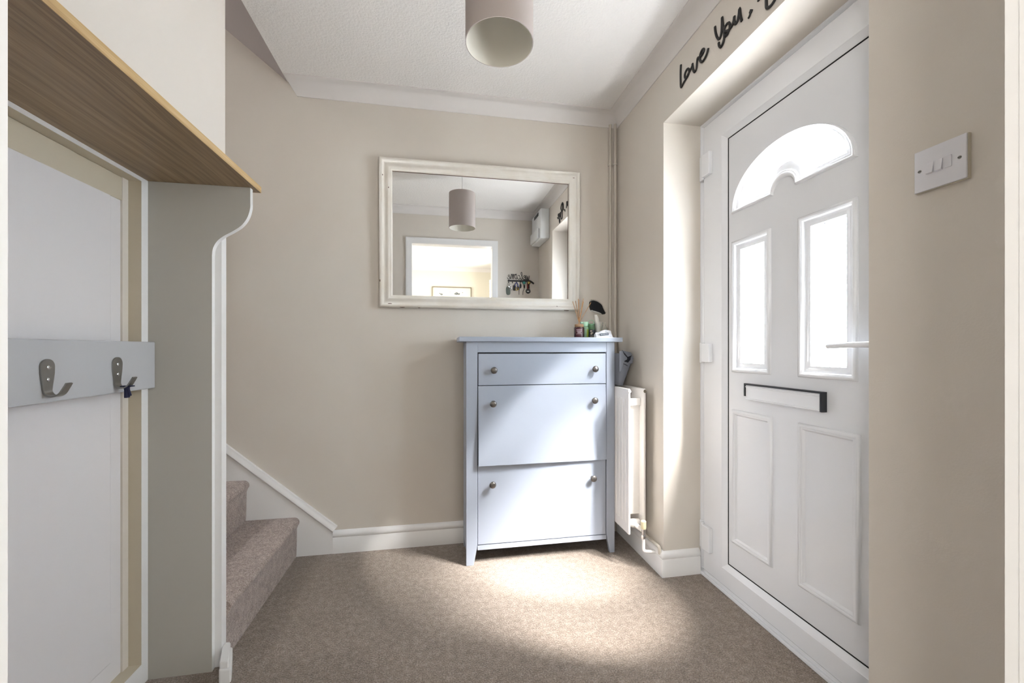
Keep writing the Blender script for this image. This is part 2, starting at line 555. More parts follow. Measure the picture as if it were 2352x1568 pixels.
# ------------------------------------------------------------------ staircase
st = empty('staircase', (-0.7, 1.85, 0), 'carpeted staircase rising to the left behind the wall end', 'stairs')
for k in range(9):
    xr = -0.693 - 0.228 * k
    z0, z1 = 0.197 * k, 0.197 * (k + 1)
    bm = bmesh.new()
    pr = [(xr - 0.26, z0 if k else 0.0), (xr - 0.006, z0), (xr - 0.004, z0 + 0.02), (xr - 0.002, z1 - 0.055), (xr + 0.006, z1 - 0.035)]
    r = 0.024
    cx, cz = xr + 0.010 - r, z1 - r
    for i in range(7):
        t = -0.35 + i / 6 * (pi / 2 + 0.35)
        pr.append((cx + r * cos(t), cz + r * sin(t)))
    pr += [(xr - 0.10, z1 + 0.0005), (xr - 0.26, z1)]
    prism(bm, pr, 'y', YS + 0.001, YB - 0.015)
    finish('step', bm, CARPETS, st, smooth=35)

# ------------------------------------------------------------------ front door
door = empty('door_1', (XP, 1.25, 0), 'white front door with arched window and two tall panes', None, None, 'structure')
bm = bmesh.new()   # outer frame with threshold
FX0, FX1 = 1.208, 1.268
box(bm, FX0, FX1, Y1 - 0.052, Y1 - 0.0005, 0.0, ZO - 0.0005)
box(bm, FX0, FX1, Y2 + 0.0005, Y2 + 0.052, 0.0, ZO - 0.0005)
box(bm, FX0, FX1, Y2 + 0.052, Y1 - 0.052, ZO - 0.052, ZO - 0.0005)
box(bm, 1.196, FX1, Y2 + 0.001, Y1 - 0.001, 0.001, 0.028)
box(bm, 1.186, 1.1965, Y2 + 0.001, Y1 - 0.001, 0.001, 0.014)
finish('frame', bm, UPVC, door, bevel=0.002)
# sealant bead round the frame
bm = bmesh.new()
sweep(bm, [(Y1, 0.02), (Y1, ZO), (Y2, ZO), (Y2, 0.02)], [(0.0, 0.0), (0.0, 0.012), (0.006, 0.013), (0.013, 0.008), (0.016, 0.0)], False, lambda y, z, h: (FX0 - h, y, z))
finish('frame_trim', bm, UPVC, door, smooth=40)
SY0, SY1, SZ0, SZ1 = 0.944, 1.525, 0.130, 1.921
def swY(pts, prof, closed, bm, base=XP):
    return sweep(bm, pts, prof, closed, lambda y, z, h: (base - h, y, z))
bm = bmesh.new()   # sash: mitred rectangular ring. path = gasket line, going so that left normal points outward
rect = lambda y0, y1, z0, z1: [(y0, z0), (y0, z1), (y1, z1), (y1, z0)]     # left normal outward
path = rect(SY0 + 0.004, SY1 - 0.004, SZ0 + 0.004, SZ1 - 0.004)
OY0, OY1, OZ0, OZ1 = 0.828, 1.672, 0.031, 2.044
inner = rect(SY0, SY1, SZ0, SZ1)
mid = rect(SY0 - 0.022, SY1 + 0.022, SZ0 - 0.022, SZ1 + 0.022)
outr = rect(OY0 + 0.006, OY1 - 0.006, OZ0 + 0.006, OZ1 - 0.006)
outr2 = rect(OY0, OY1, OZ0, OZ1)
def loops(bm, Ls, mi=0):
    R = [[bm.verts.new((x, p[0], p[1])) for p in L] for L, x in Ls]
    for A, B in zip(R, R[1:]):
        n = len(A)
        for i in range(n):
            f = bm.faces.new([A[i], A[(i + 1) % n], B[(i + 1) % n], B[i]]); f.material_index = mi
    return R
loops(bm, [(inner, 1.235), (inner, 1.2005), (rect(SY0 - 0.004, SY1 + 0.004, SZ0 - 0.004, SZ1 + 0.004), 1.1975), (mid, 1.188),
           (rect(SY0 - 0.024, SY1 + 0.024, SZ0 - 0.024, SZ1 + 0.024), 1.1865), (outr, 1.1865), (outr2, 1.192), (outr2, 1.235), (inner, 1.235)])
finish('sash', bm, UPVC, door)
bm = bmesh.new()   # gasket
loops(bm, [(rect(SY0 + 0.0035, SY1 - 0.0035, SZ0 + 0.0035, SZ1 - 0.0035), 1.2045), (rect(SY0 + 0.0035, SY1 - 0.0035, SZ0 + 0.0035, SZ1 - 0.0035), 1.1985),
           (rect(SY0 - 0.0005, SY1 + 0.0005, SZ0 - 0.0005, SZ1 + 0.0005), 1.1985), (rect(SY0 - 0.0005, SY1 + 0.0005, SZ0 - 0.0005, SZ1 + 0.0005), 1.2045),
           (rect(SY0 + 0.0035, SY1 - 0.0035, SZ0 + 0.0035, SZ1 - 0.0035), 1.2045)])
finish('gasket', bm, GASKET, door)

# window openings in the panel
WOUT = [(1.300, 1.4995, 0.940, 1.478), (0.985, 1.183, 0.940, 1.478)]
INS = 0.034
def arch_path(a, b, zb, rb, yc=1.2425, n=36, m=14):
    """outline counter-clockwise in (y,z) with a centre bump in the base"""
    pts = []
    for i in range(n + 1):
        t = pi * i / n
        pts.append((yc + a * cos(t), zb + b * sin(t)))
    # base: from left foot to bump to right foot
    for i in range(m + 1):
        t = pi - pi * i / m
        pts.append((yc + rb * cos(t), zb + rb * 0.95 * sin(t)))
    return pts
AO = arch_path(0.2575, 0.190, 1.594, 0.046)
AI = arch_path(0.2575 - INS, 0.190 - INS, 1.594 + 0.026, 0.058)
def fill_with_holes(outer, holes, x0, x1, name, m, parent):
    cu = bpy.data.curves.new(name, 'CURVE')
    cu.dimensions = '2D'; cu.fill_mode = 'BOTH'
    cu.extrude = abs(x1 - x0) / 2
    for L in [outer] + holes:
        s = cu.splines.new('POLY'); s.points.add(len(L) - 1); s.use_cyclic_u = True
        for p, q in zip(s.points, L):
            p.co = (q[0], q[1], 0, 1)
    t = bpy.data.objects.new(name, cu); col.objects.link(t)
    bpy.context.view_layer.update()
    me = bpy.data.meshes.new_from_object(t); bpy.data.objects.remove(t)
    # map (u,v,w) -> (x = mid + w, y = u, z = v)
    M = Matrix(((0, 0, 1, (x0 + x1) / 2), (1, 0, 0, 0), (0, 1, 0, 0), (0, 0, 0, 1)))
    me.transform(M)
    me.materials.clear(); me.materials.append(m)
    for p in me.polygons: p.use_smooth = False
    o = bpy.data.objects.new(name, me); col.objects.link(o)
    o.parent = parent; o.matrix_parent_inverse = parent.matrix_basis.inverted()
    return o
holes = [rect(w[0] + 0.020, w[1] - 0.020, w[2] + 0.020, w[3] - 0.020) for w in WOUT]
AH = arch_path(0.2575 - 0.020, 0.190 - 0.020, 1.594 + 0.015, 0.058)
fill_with_holes(rect(SY0 + 0.003, SY1 - 0.003, SZ0 + 0.003, SZ1 - 0.003), holes + [AH], XP, XP + 0.030, 'panel', UPVCP, door)
# glazing cassettes : raised double bead then step down to the glass; profile n goes inward
GPROF = [(0.000, 0.000), (0.0015, 0.007), (0.006, 0.010), (0.011, 0.009), (0.013, 0.0065), (0.016, 0.0060), (0.0175, 0.002), (0.0195, -0.001), (0.026, -0.0015), (0.028, -0.003), (0.038, -0.0035), (0.0395, -0.005), (0.040, -0.018)]
def cassette(path):
    bm = bmesh.new()
    swY(path, GPROF, True, bm)
    return finish('window_moulding', bm, UPVC, door, smooth=50)
rect_in = lambda y0, y1, z0, z1: [(y0, z0), (y1, z0), (y1, z1), (y0, z1)]   # left normal inward
for w in WOUT:
    cm = cassette(rect_in(*w))
    bm = bmesh.new(); box(bm, XP + 0.014, XP + 0.018, w[0] + 0.036, w[1] - 0.036, w[2] + 0.036, w[3] - 0.036)
    finish('glass_pane', bm, PANE, door)
    bm = bmesh.new(); sweep(bm, rect_in(w[0] + 0.040, w[1] - 0.040, w[2] + 0.040, w[3] - 0.040), [(0, 0), (0.0035, 0)], True, lambda y, z, h: (XP + 0.0135, y, z))
    finish('spacer_bar', bm, mat('spacer_grey', srgb(150, 156, 168), 0.5) if 'spacer_grey' not in bpy.data.materials else bpy.data.materials['spacer_grey'], door)
# arch (AO is counter-clockwise -> left normal points inward)
ring_prof = GPROF
bm = bmesh.new()
n = len(AO)
def lerp_loop(t, hx):
    A = arch_path(0.2575 - t, 0.190 - t, 1.594 + t * 0.76, 0.048 + t * 0.65)
    return (A, XP - hx)
loops(bm, [lerp_loop(a, h) for a, h in GPROF])
finish('window_moulding', bm, UPVC, door, smooth=50)
bm = bmesh.new(); prism(bm, arch_path(0.2575 - 0.036, 0.190 - 0.036, 1.594 + 0.027, 0.070), 'x', XP + 0.014, XP + 0.018)
finish('glass_pane', bm, PANE, door)
# lower raised panels
BPROF = [(0.000, 0.000), (0.002, 0.007), (0.007, 0.0105), (0.012, 0.0095), (0.0135, 0.0075), (0.0175, 0.0075), (0.020, 0.0055), (0.024, 0.000)]
for w in ((1.292, 1.4985, 0.236, 0.787), (0.977, 1.1835, 0.236, 0.787)):
    bm = bmesh.new(); swY(rect_in(*w), BPROF, True, bm)
    finish('panel_moulding', bm, UPVCP, door, smooth=50)
# letter plate
bm = bmesh.new()
box(bm, XP - 0.016, XP, 1.088, 1.4165, 0.8935, 0.900)
box(bm, XP - 0.020, XP, 1.082, 1.090, 0.836, 0.900)
box(bm, XP - 0.016, XP, 1.4115, 1.4185, 0.850, 0.900)
lp = finish('letter_plate', bm, BLACKP, door, bevel=0.001)
lp['label'] = 'black letter plate surround'
bm = bmesh.new()
box(bm, XP - 0.012, XP, 1.090, 1.4115, 0.839, 0.8935)
for z in (0.840, 0.887):
    tube(bm, [(XP - 0.012, 1.090, z), (XP - 0.012, 1.4115, z)], 0.003, 8)
fl = finish('letter_flap', bm, UPVC, door, smooth=40)
# lever handle
bm = bmesh.new()
tube(bm, catmull([(1.184, 0.897, 1.047), (1.150, 0.897, 1.047), (1.140, 0.905, 1.047), (1.138, 0.93, 1.047), (1.138, 0.98, 1.045), (1.139, 1.022, 1.043)], 5), 0.0095, 12, r2=0.0075)
ball(bm, (1.139, 1.022, 1.043), 0.0078)
finish('handle', bm, UPVC, door, smooth=60)
bm = bmesh.new(); box(bm, 1.176, 1.1865, 0.881, 0.913, 0.93, 1.15)
finish('handle_plate', bm, UPVC, door, bevel=0.004)
for zc, hh in ((1.858, 0.050), (1.018, 0.042), (0.190, 0.055)):
    bm = bmesh.new()
    box(bm, 1.167, 1.187, 1.606, 1.660, zc - hh, zc + hh)
    box(bm, 1.180, 1.2075, 1.673, 1.690, zc - hh * 1.12, zc + hh * 1.12)
    tube(bm, [(1.180, 1.6665, zc - hh * 1.12), (1.180, 1.6665, zc + hh * 1.12)], 0.007, 12)
    finish('hinge', bm, UPVC, door, bevel=0.003)

# door stop / dark outside ground so the panes look outside
bm = bmesh.new(); box(bm, 1.30, 6.0, -3.0, 6.0, -0.30, -0.20)
struct('floor_outside', bm, mat('paving', srgb(190, 188, 184), 0.9), 'pale paving outside the front door')

# ------------------------------------------------------------------ alcove: back panel, side panels, shelf, hook rail
XB = -0.895
al = empty('alcove_lining', (XB, 0.95, 0), 'grey and white lined coat alcove with curved end board', 'coat alcove')
bm = bmesh.new()
loops(bm, [(rect(0.42, 1.4545, 0.002, 1.560), -0.93), (rect(0.42, 1.4545, 0.002, 1.560), XB), (rect(0.4485, 1.426, 0.070, 1.548), XB)])
finish('face_frame', bm, GLOSS, al)
bm = bmesh.new()
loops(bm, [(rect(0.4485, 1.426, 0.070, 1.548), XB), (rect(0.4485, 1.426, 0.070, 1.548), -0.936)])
finish('recess_return', bm, NOOKSHADE, al)
bm = bmesh.new()
loops(bm, [(rect(0.4485, 1.426, 0.070, 1.548), -0.9355), (rect(0.505, 1.366, 0.125, 1.49), -0.9355), (rect(0.511, 1.360, 0.131, 1.484), -0.9325)])
vs = [bm.verts.new((-0.9325, p[0], p[1])) for p in rect(0.511, 1.360, 0.131, 1.484)]
bm.faces.new(vs)
finish('back_panel', bm, NOOKW, al)
bm = bmesh.new(); box(bm, -0.6998, -0.6965, 1.4732, 1.5026, 0.0005, 1.560); box(bm, -0.7158, -0.6970, 1.4730, 1.4737, 0.0005, 1.560)
finish('edge_trim', bm, GLOSS, al)
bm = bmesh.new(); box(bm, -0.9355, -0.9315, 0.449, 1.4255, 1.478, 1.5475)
finish('shelf_shade_band', bm, NOOKSHADE, al, bevel=0.002)  # band coloured to stand in for the soft shade below the shelf
def end_board(y0, y1):
    pf = -0.716; pt = -0.604
    prof = [(-0.93, 0.0), (pf, 0.0), (pf, 1.335)]
    # S curve from (pf,1.335) to (pt,1.50) traced from the photograph
    cur = [(pf, 1.335), (-0.713, 1.358), (-0.702, 1.380), (-0.683, 1.398), (-0.655, 1.416), (-0.630, 1.436), (-0.613, 1.462), (-0.6045, 1.492), (pt, 1.515)]
    prof += [(p.x, p.y) for p in catmull(cur, 5)][1:]
    prof += [(pt, 1.560), (-0.93, 1.560)]
    bm = bmesh.new(); prism(bm, prof, 'y', y0, y1)
    for f in bm.faces:
        f.normal_update()
    for f in bm.faces:
        if abs(f.normal.y) < 0.5: f.material_index = 1
    return finish('end_board', bm, [PANELG, GLOSS], al)
end_board(1.4552, 1.4730)
end_board(0.4010, 0.4190)

bm = bmesh.new()
box(bm, -0.925, -0.5905, 0.402, 1.500, 1.5605, 1.5805)
for f in bm.faces: f.material_index = 0
box(bm, -0.5905, -0.589, 0.402, 1.500, 1.5605, 1.5805, 1)
box(bm, -0.68, -0.589, 1.500, 1.5012, 1.5605, 1.5805, 1)
o = finish('shelf', bm, [OAK, OAKE])
tag(o, 'oak effect shelf with a pale front edge above the coat hooks', 'shelf')

rail = empty('hook_rail', (-0.875, 1.2, 0.985), 'grey painted board carrying two steel coat hooks', 'coat hooks')
bm = bmesh.new(); box(bm, XB + 0.0005, -0.875, 0.43, 1.4545, 0.913, 1.057)
finish('board', bm, RAILG, rail, bevel=0.003)
def hook(yc, zc):
    bm = bmesh.new()
    x = -0.8745
    # backplate: rounded top, tapering, smooth outline (y,z)
    pts = []
    for i in range(13):
        t = pi * i / 12
        pts.append((yc + 0.0172 * cos(t), zc + 0.020 + 0.0172 * sin(t)))
    pts += [(yc - 0.0165, zc + 0.004), (yc - 0.0125, zc - 0.022), (yc - 0.0110, zc - 0.034), (yc + 0.0110, zc - 0.034), (yc + 0.0125, zc - 0.022), (yc + 0.0165, zc + 0.004)]
    prism(bm, pts, 'x', x, x + 0.0032)
    # J shaped strap
    prof = catmull([(x + 0.0016, zc - 0.030), (x + 0.003, zc - 0.039), (x + 0.010, zc - 0.0465), (x + 0.020, zc - 0.0475), (x + 0.030, zc - 0.042), (x + 0.037, zc - 0.031), (x + 0.044, zc - 0.018)], 5)
    ws = len(prof)
    L = []
    for i, p in enumerate(prof):
        a = prof[max(0, i - 1)]; b = prof[min(ws - 1, i + 1)]
        d = (b - a).normalized(); nn = Vector((-d.y, d.x)) * 0.0016
        w = 0.0110 - 0.0028 * (i / (ws - 1))
        L.append([bm.verts.new((p.x + s1 * nn.x, yc + s2 * w, p.y + s1 * nn.y)) for s1, s2 in ((1, -1), (1, 1), (-1, 1), (-1, -1))])
    for A, B in zip(L, L[1:]):
        for j in range(4):
            bm.faces.new([A[j], A[(j + 1) % 4], B[(j + 1) % 4], B[j]])
    bm.faces.new(L[0]); bm.faces.new(L[-1])
    h = finish('coat_hook', bm, STEEL, rail, smooth=35)
    for dz in (0.018, -0.010):
        bm = bmesh.new()
        lathe(bm, [(0.0045, 0), (0.0045, 0.001), (0.003, 0.0022), (0.0, 0.0024)], (x + 0.0032, yc, zc + dz), 'x', 16)
        box(bm, x + 0.0052, x + 0.0060, yc - 0.0028, yc + 0.0028, zc + dz - 0.0005, zc + dz + 0.0005)
        s = finish('screw', bm, CHROME, h, smooth=40)
        s.parent = h; s.matrix_parent_inverse = (h.matrix_parent_inverse.inverted() @ rail.matrix_basis.inverted())
    return h
def fixmpi(o):
    bpy.context.view_layer.update()
hook(1.094, 0.975)
hook(1.298, 0.975)
# navy garment loop left on the far hook
bm = bmesh.new()
tube(bm, catmull([(-0.849, 1.293, 0.931), (-0.848, 1.296, 0.922), (-0.846, 1.300, 0.905)], 4), 0.0045, 8, flat=(0, 1.6))
box(bm, -0.862, -0.835, 1.290, 1.306, 0.9305, 0.9335)
box(bm, -0.853, -0.846, 1.2915, 1.3045, 0.900, 0.931)
o = finish('hanging_loop', bm, NAVY, bevel=0.001)
tag(o, 'scrap of navy fabric tape hanging on the far coat hook', 'fabric loop')

# ------------------------------------------------------------------ mirror
mir = empty('wall_mirror', (0.238, 2.196, 1.25), 'rectangular mirror in a chipped off-white moulded frame', 'mirror')
MX0, MX1, MZ0, MZ1 = -0.300, 0.775, 1.250, 2.018
MPROF = [(a, h * 1.35) for a, h in [(0.0, 0.002), (0.0, 0.017), (0.003, 0.022), (0.009, 0.024), (0.016, 0.022), (0.019, 0.016), (0.024, 0.0145), (0.034, 0.017), (0.042, 0.021), (0.048, 0.021), (0.051, 0.0185), (0.056, 0.0185), (0.060, 0.0165), (0.064, 0.010), (0.064, 0.004)]]
bm = bmesh.new()
# viewed from -Y: path counter-clockwise in (x,z): left normal inward
sweep(bm, [(MX0, MZ0), (MX1, MZ0), (MX1, MZ1), (MX0, MZ1)], MPROF, True, lambda x, z, h: (x, 2.196 - h, z))
mf = finish('frame', bm, MIRF, mir, smooth=50)
bm = bmesh.new()
sweep(bm, [(MX1, MZ0 + 0.06), (MX1, MZ1), (MX0 + 0.06, MZ1)], [(0.0638, 0.013), (0.0645, 0.013), (0.0660, 0.0075), (0.0638, 0.0075)], False, lambda x, z, h: (x, 2.196 - h, z))
finish('lip_shade_strip', bm, CHIP_SHADE, mir)  # dark strip painted in for the shaded inner lip of the frame
bm = bmesh.new(); box(bm, MX0 + 0.055, MX1 - 0.055, 2.187, 2.189, MZ0 + 0.055, MZ1 - 0.055)
finish('mirror_glass', bm, MIRR, mir)
bm = bmesh.new(); box(bm, MX0 + 0.01, MX1 - 0.01, 2.1892, 2.1955, MZ0 + 0.01, MZ1 - 0.01)
finish('backing', bm, CABD, mir)
for (x, z, w, h) in ((-0.248, 1.268, .020, .005), (-0.186, 1.252, .020, .0045), (-0.295, 1.385, .003, .010), (-0.283, 1.925, .004, .006), (0.700, 1.250, .024, .005), (0.645, 1.272, .005, .003), (0.738, 1.986, .010, .003), (-0.253, 1.862, .003, .006), (-0.10, 1.2505, .008, .003)):
    w *= 1.4; h *= 1.4
    bm = bmesh.new()
    pts = [(x + w / 2 * cos(t) * random.uniform(.7, 1.1), z + h / 2 * sin(t) * random.uniform(.7, 1.1)) for t in [2 * pi * i / 10 for i in range(10)]]
    d = min(x - MX0, MX1 - x, z - MZ0, MZ1 - z)
    hh = 0.0225
    for (a, b), (c, e) in zip(MPROF, MPROF[1:]):
        if a <= d <= c and c > a: hh = b + (e - b) * (d - a) / (c - a)
    prism(bm, pts, 'y', 2.196 - hh - 0.0012, 2.196 - hh + 0.002)
    finish('paint_chip', bm, CHIP_SHADE, mir)
mir.rotation_euler = (0.012, 0, 0)
mir.location.y = 2.1965

# ------------------------------------------------------------------ pendant lamp
lp = empty('pendant_lamp', (0.178, 1.20, ZC), 'taupe fabric drum lampshade hanging from the ceiling on a cord', 'ceiling lamp')
LX, LY = 0.178, 1.20
R_ = 0.101
bm = bmesh.new()
n = 64
def cyl(bm, r, z0, z1, mi):
    A = [bm.verts.new((LX + r * cos(2 * pi * i / n), LY + r * sin(2 * pi * i / n), z0)) for i in range(n)]
    B = [bm.verts.new((LX + r * cos(2 * pi * i / n), LY + r * sin(2 * pi * i / n), z1)) for i in range(n)]
    for i in range(n):
        f = bm.faces.new([A[i], A[(i + 1) % n], B[(i + 1) % n], B[i]]); f.material_index = mi
    return A, B
a = cyl(bm, R_, 1.943, 2.207, 0); b = cyl(bm, R_ - 0.0022, 1.943, 2.207, 1)
for i in range(n):
    for k in (0, 1):
        f = bm.faces.new([a[k][i], a[k][(i + 1) % n], b[k][(i + 1) % n], b[k][i]])
for f in bm.faces: f.smooth = True
finish('lamp_shade', bm, [SHADE, SHADEI], lp, smooth=50)
bm = bmesh.new()
ringp = [(LX + (R_ - 0.004) * cos(2 * pi * i / 40), LY + (R_ - 0.004) * sin(2 * pi * i / 40), 2.190) for i in range(41)]
tube(bm, ringp, 0.0016, 6)
for k in range(3):
    t = 2 * pi * k / 3 + 0.4
    tube(bm, [(LX + 0.016 * cos(t), LY + 0.016 * sin(t), 2.19), (LX + (R_ - 0.004) * cos(t), LY + (R_ - 0.004) * sin(t), 2.19)], 0.0014, 6)
finish('shade_ring', bm, GLOSS, lp, smooth=60)
bm = bmesh.new(); tube(bm, [(LX, LY, 2.235), (LX, LY, ZC - 0.02)], 0.0028, 10)
finish('cord', bm, GLOSS, lp, smooth=60)
bm = bmesh.new(); lathe(bm, [(0.0, 2.24), (0.008, 2.238), (0.016, 2.215), (0.019, 2.205), (0.019, 2.182), (0.014, 2.180), (0.014, 2.165), (0.0, 2.165)], (LX, LY, 0), 'z', 24)
finish('bulb_holder', bm, GLOSS, lp, smooth=40)
bm = bmesh.new(); lathe(bm, [(0.0, 2.095), (0.012, 2.096), (0.022, 2.104), (0.026, 2.118), (0.022, 2.138), (0.013, 2.154), (0.012, 2.166), (0.0, 2.167)], (LX, LY, 0), 'z', 24)
finish('bulb', bm, BULB, lp, smooth=60)
bm = bmesh.new(); lathe(bm, [(0.0, ZC - 0.026), (0.010, ZC - 0.026), (0.036, ZC - 0.016), (0.040, ZC - 0.008), (0.040, ZC - 0.0005), (0.0, ZC - 0.0005)], (LX, LY, 0), 'z', 32)
finish('ceiling_rose', bm, GLOSS, lp, smooth=40)

# ------------------------------------------------------------------ shoe cabinet
cb = empty('shoe_cabinet', (0.505, 2.06, 0), 'tall pale grey shoe cabinet with a drawer and two tip-out doors', 'cabinet')
CX0, CX1, CY0, CY1 = 0.129, 0.882, 1.948, 2.178
CT = 1.0705
bm = bmesh.new(); box(bm, 0.094, 0.916, 1.925, 2.181, CT, 1.0935)
finish('top', bm, CAB, cb, bevel=0.003)
def leg_prof(x0, x1, inner_left):
    # front stile with tapered foot
    if inner_left:   # taper on its left side (right leg)
        return [(x0, CT), (x0, 0.098), (x0 + 0.004, 0.075), (x0 + 0.018, 0.0), (x1, 0.0), (x1, CT)]
    return [(x0, CT), (x0, 0.0), (x1 - 0.018, 0.0), (x1 - 0.004, 0.075), (x1, 0.098), (x1, CT)]
for a, b, fl in ((CX0, 0.183, False), (0.838, CX1, True)):
    bm = bmesh.new(); prism(bm, leg_prof(a, b, fl), 'y', CY0, CY0 + 0.020)
    finish('front_leg', bm, CAB, cb, bevel=0.0015)
    bm = bmesh.new()
    x0, x1 = (CX0 + 0.0005, CX0 + 0.018) if not fl else (CX1 - 0.018, CX1 - 0.0005)
    prism(bm, [(CY0 + 0.0205, CT - 0.0005), (CY1, CT - 0.0005), (CY1, 0.12), (CY1 - 0.0, 0.0), (CY1 - 0.035, 0.0), (CY1 - 0.04, 0.06), (CY0 + 0.0205, 0.06)], 'x', x0, x1)
    finish('side_panel', bm, CAB, cb, bevel=0.001)
bm = bmesh.new(); box(bm, 0.1832, 0.8378, CY0 + 0.001, CY0 + 0.019, 1.019, CT - 0.0003)
finish('top_rail', bm, CAB, cb, bevel=0.001)
bm = bmesh.new(); box(bm, 0.1832, 0.8378, CY0 + 0.001, CY0 + 0.019, 0.070, 0.0925)
finish('bottom_rail', bm, CAB, cb, bevel=0.001)
bm = bmesh.new(); box(bm, CX0 + 0.019, CX1 - 0.019, CY0 + 0.024, CY1 - 0.002, 0.075, 1.06)
finish('carcass', bm, CABD, cb)
def knob(par, x, y, z):
    bm = bmesh.new()
    lathe(bm, [(0.0, 0.0), (0.0085, 0.0), (0.0078, -0.002), (0.0055, -0.005), (0.0055, -0.012), (0.0085, -0.0155), (0.0150, -0.0190), (0.0165, -0.0225), (0.0150, -0.0265), (0.0100, -0.0295), (0.0, -0.0305)], (x, y, z), 'y', 24)
    k = finish('knob', bm, PEWTER, par, smooth=50)
    k.parent = par; k.matrix_parent_inverse = (par.matrix_parent_inverse.inverted() @ cb.matrix_basis.inverted())
    return k
bm = bmesh.new(); box(bm, 0.187, 0.835, CY0 + 0.001, CY0 + 0.019, 0.861, 1.0125)
d = finish('drawer', bm, CAB, cb, bevel=0.0012)
knob(d, 0.260, CY0 + 0.001, 0.933); knob(d, 0.771, CY0 + 0.001, 0.935)
bm = bmesh.new()   # middle door, bottom edge tipped out
y0t, y0b = CY0 - 0.001, CY0 - 0.017
zt_, zb_ = 0.8575, 0.477
for x in (0.186, 0.834):
    pass
vs = [bm.verts.new(v) for v in [(0.186, y0t, zt_), (0.834, y0t, zt_), (0.834, y0b + 0.005, zb_), (0.186, y0b - 0.003, zb_),
      (0.186, y0t + 0.018, zt_), (0.834, y0t + 0.018, zt_), (0.834, y0b + 0.023, zb_), (0.186, y0b + 0.015, zb_)]]
for q in ((0, 1, 2, 3), (7, 6, 5, 4), (0, 4, 5, 1), (1, 5, 6, 2), (2, 6, 7, 3), (3, 7, 4, 0)):
    bm.faces.new([vs[i] for i in q])
d = finish('door', bm, CAB, cb, bevel=0.0012)
d['label'] = 'middle tip-out door standing slightly proud at its lower edge'
knob(d, 0.256, CY0 - 0.006, 0.773); knob(d, 0.767, CY0 - 0.004, 0.778)
bm = bmesh.new(); box(bm, 0.185, 0.834, CY0 + 0.001, CY0 + 0.019, 0.0965, 0.473)
d = finish('door', bm, CAB, cb, bevel=0.0012)
knob(d, 0.254, CY0 + 0.001, 0.386); knob(d, 0.762, CY0 + 0.001, 0.388)

# ------------------------------------------------------------------ radiator
rd = empty('radiator', (0.92, 1.95, 0.18), 'white double panel radiator on the wall between cabinet and door', 'radiator')
def rad_panel(x0, x1, face):
    bm = bmesh.new()
    yA, yB, zA, zB = 1.797, 2.150, 0.155, 0.846
    # rounded slab
    box(bm, x0, x1, yA, yB, zA, zB)
    o = finish('panel', bm, RADW, rd, bevel=0.0045, seg=3)
    bm = bmesh.new()
    y = yA + 0.028
    while y < yB - 0.03:
        xo = x0 if face < 0 else x1
        pts = [(y, zA + 0.045), (y + 0.022, zA + 0.045), (y + 0.022, zB - 0.045), (y, zB - 0.045)]
        inner_ = [(y + 0.004, zA + 0.055), (y + 0.018, zA + 0.055), (y + 0.018, zB - 0.055), (y + 0.004, zB - 0.055)]
        R = loops(bm, [(pts, xo + face * -0.0005), (inner_, xo + face * 0.0025)])
        bm.faces.new(R[-1])
        y += 0.034
    f = finish('flute', bm, RADW, rd)
    return o
rad_panel(0.8835, 0.8945, -1)
rad_panel(0.962, 0.973, 1)
bm = bmesh.new()    # convector fins seen end-on
y = 1.800
box(bm, 0.8946, 0.9100, 1.835, 2.13, 0.215, 0.790)
box(bm, 0.9101, 0.9619, 1.841, 2.13, 0.235, 0.780)
yy = 1.80
finish('convector', bm, RADW, rd, bevel=0.001)
bm = bmesh.new(); box(bm, 0.8946, 0.9618, 1.825, 1.837, 0.762, 0.797)
finish('end_strap', bm, RADW, rd, bevel=0.002)
for x in (0.8885, 0.967):
    bm = bmesh.new(); lathe(bm, [(0.0, 0.0), (0.007, 0.0), (0.008, -0.002), (0.0065, -0.004), (0.0035, -0.004), (0.003, -0.0025), (0.0, -0.002)], (x, 1.797, 0.834), 'y', 20)
    finish('bleed_boss', bm, RADW if x < 0.9 else BRASS, rd, smooth=40)
bm = bmesh.new()
tube(bm, [(0.90, 1.835, 0.198), (0.955, 1.835, 0.198)], 0.016, 16)
ball(bm, (0.918, 1.825, 0.198), 0.020)
tube(bm, [(0.918, 1.825, 0.198), (0.945, 1.776, 0.184)], 0.011, 14)
finish('tail_joint', bm, RADW, rd, smooth=50)
bm = bmesh.new()
VX, VY = 0.947, 1.773
DZV = -0.014
lathe(bm, [(0.0, 0.243), (0.010, 0.243), (0.0125, 0.240), (0.0125, 0.212), (0.0115, 0.205), (0.0, 0.205)], (VX, VY, DZV), 'z', 16)
v = finish('valve_cap', bm, VALVE, rd, smooth=35); v['label'] = 'cream plastic radiator valve cap'
bm = bmesh.new()
lathe(bm, [(0.0, 0.2048), (0.009, 0.2048), (0.009, 0.178), (0.0, 0.178)], (VX, VY, DZV), 'z', 16)
lathe(bm, [(0.0, 0.1778), (0.0105, 0.1778), (0.0115, 0.172), (0.0105, 0.160), (0.0, 0.160)], (VX, VY, DZV), 'z', 6)
finish('valve_body', bm, CHROME, rd, smooth=35)
bm = bmesh.new()
tube(bm, catmull([(VX, VY, 0.148), (VX, VY, 0.12), (VX, VY - 0.001, 0.096), (VX + 0.005, VY - 0.004, 0.088), (VX + 0.015, VY - 0.006, 0.086), (0.978, 1.758, 0.088), (1.004, 1.750, 0.091)], 5), 0.0075, 12)
finish('supply_pipe', bm, GLOSS, rd, smooth=60)
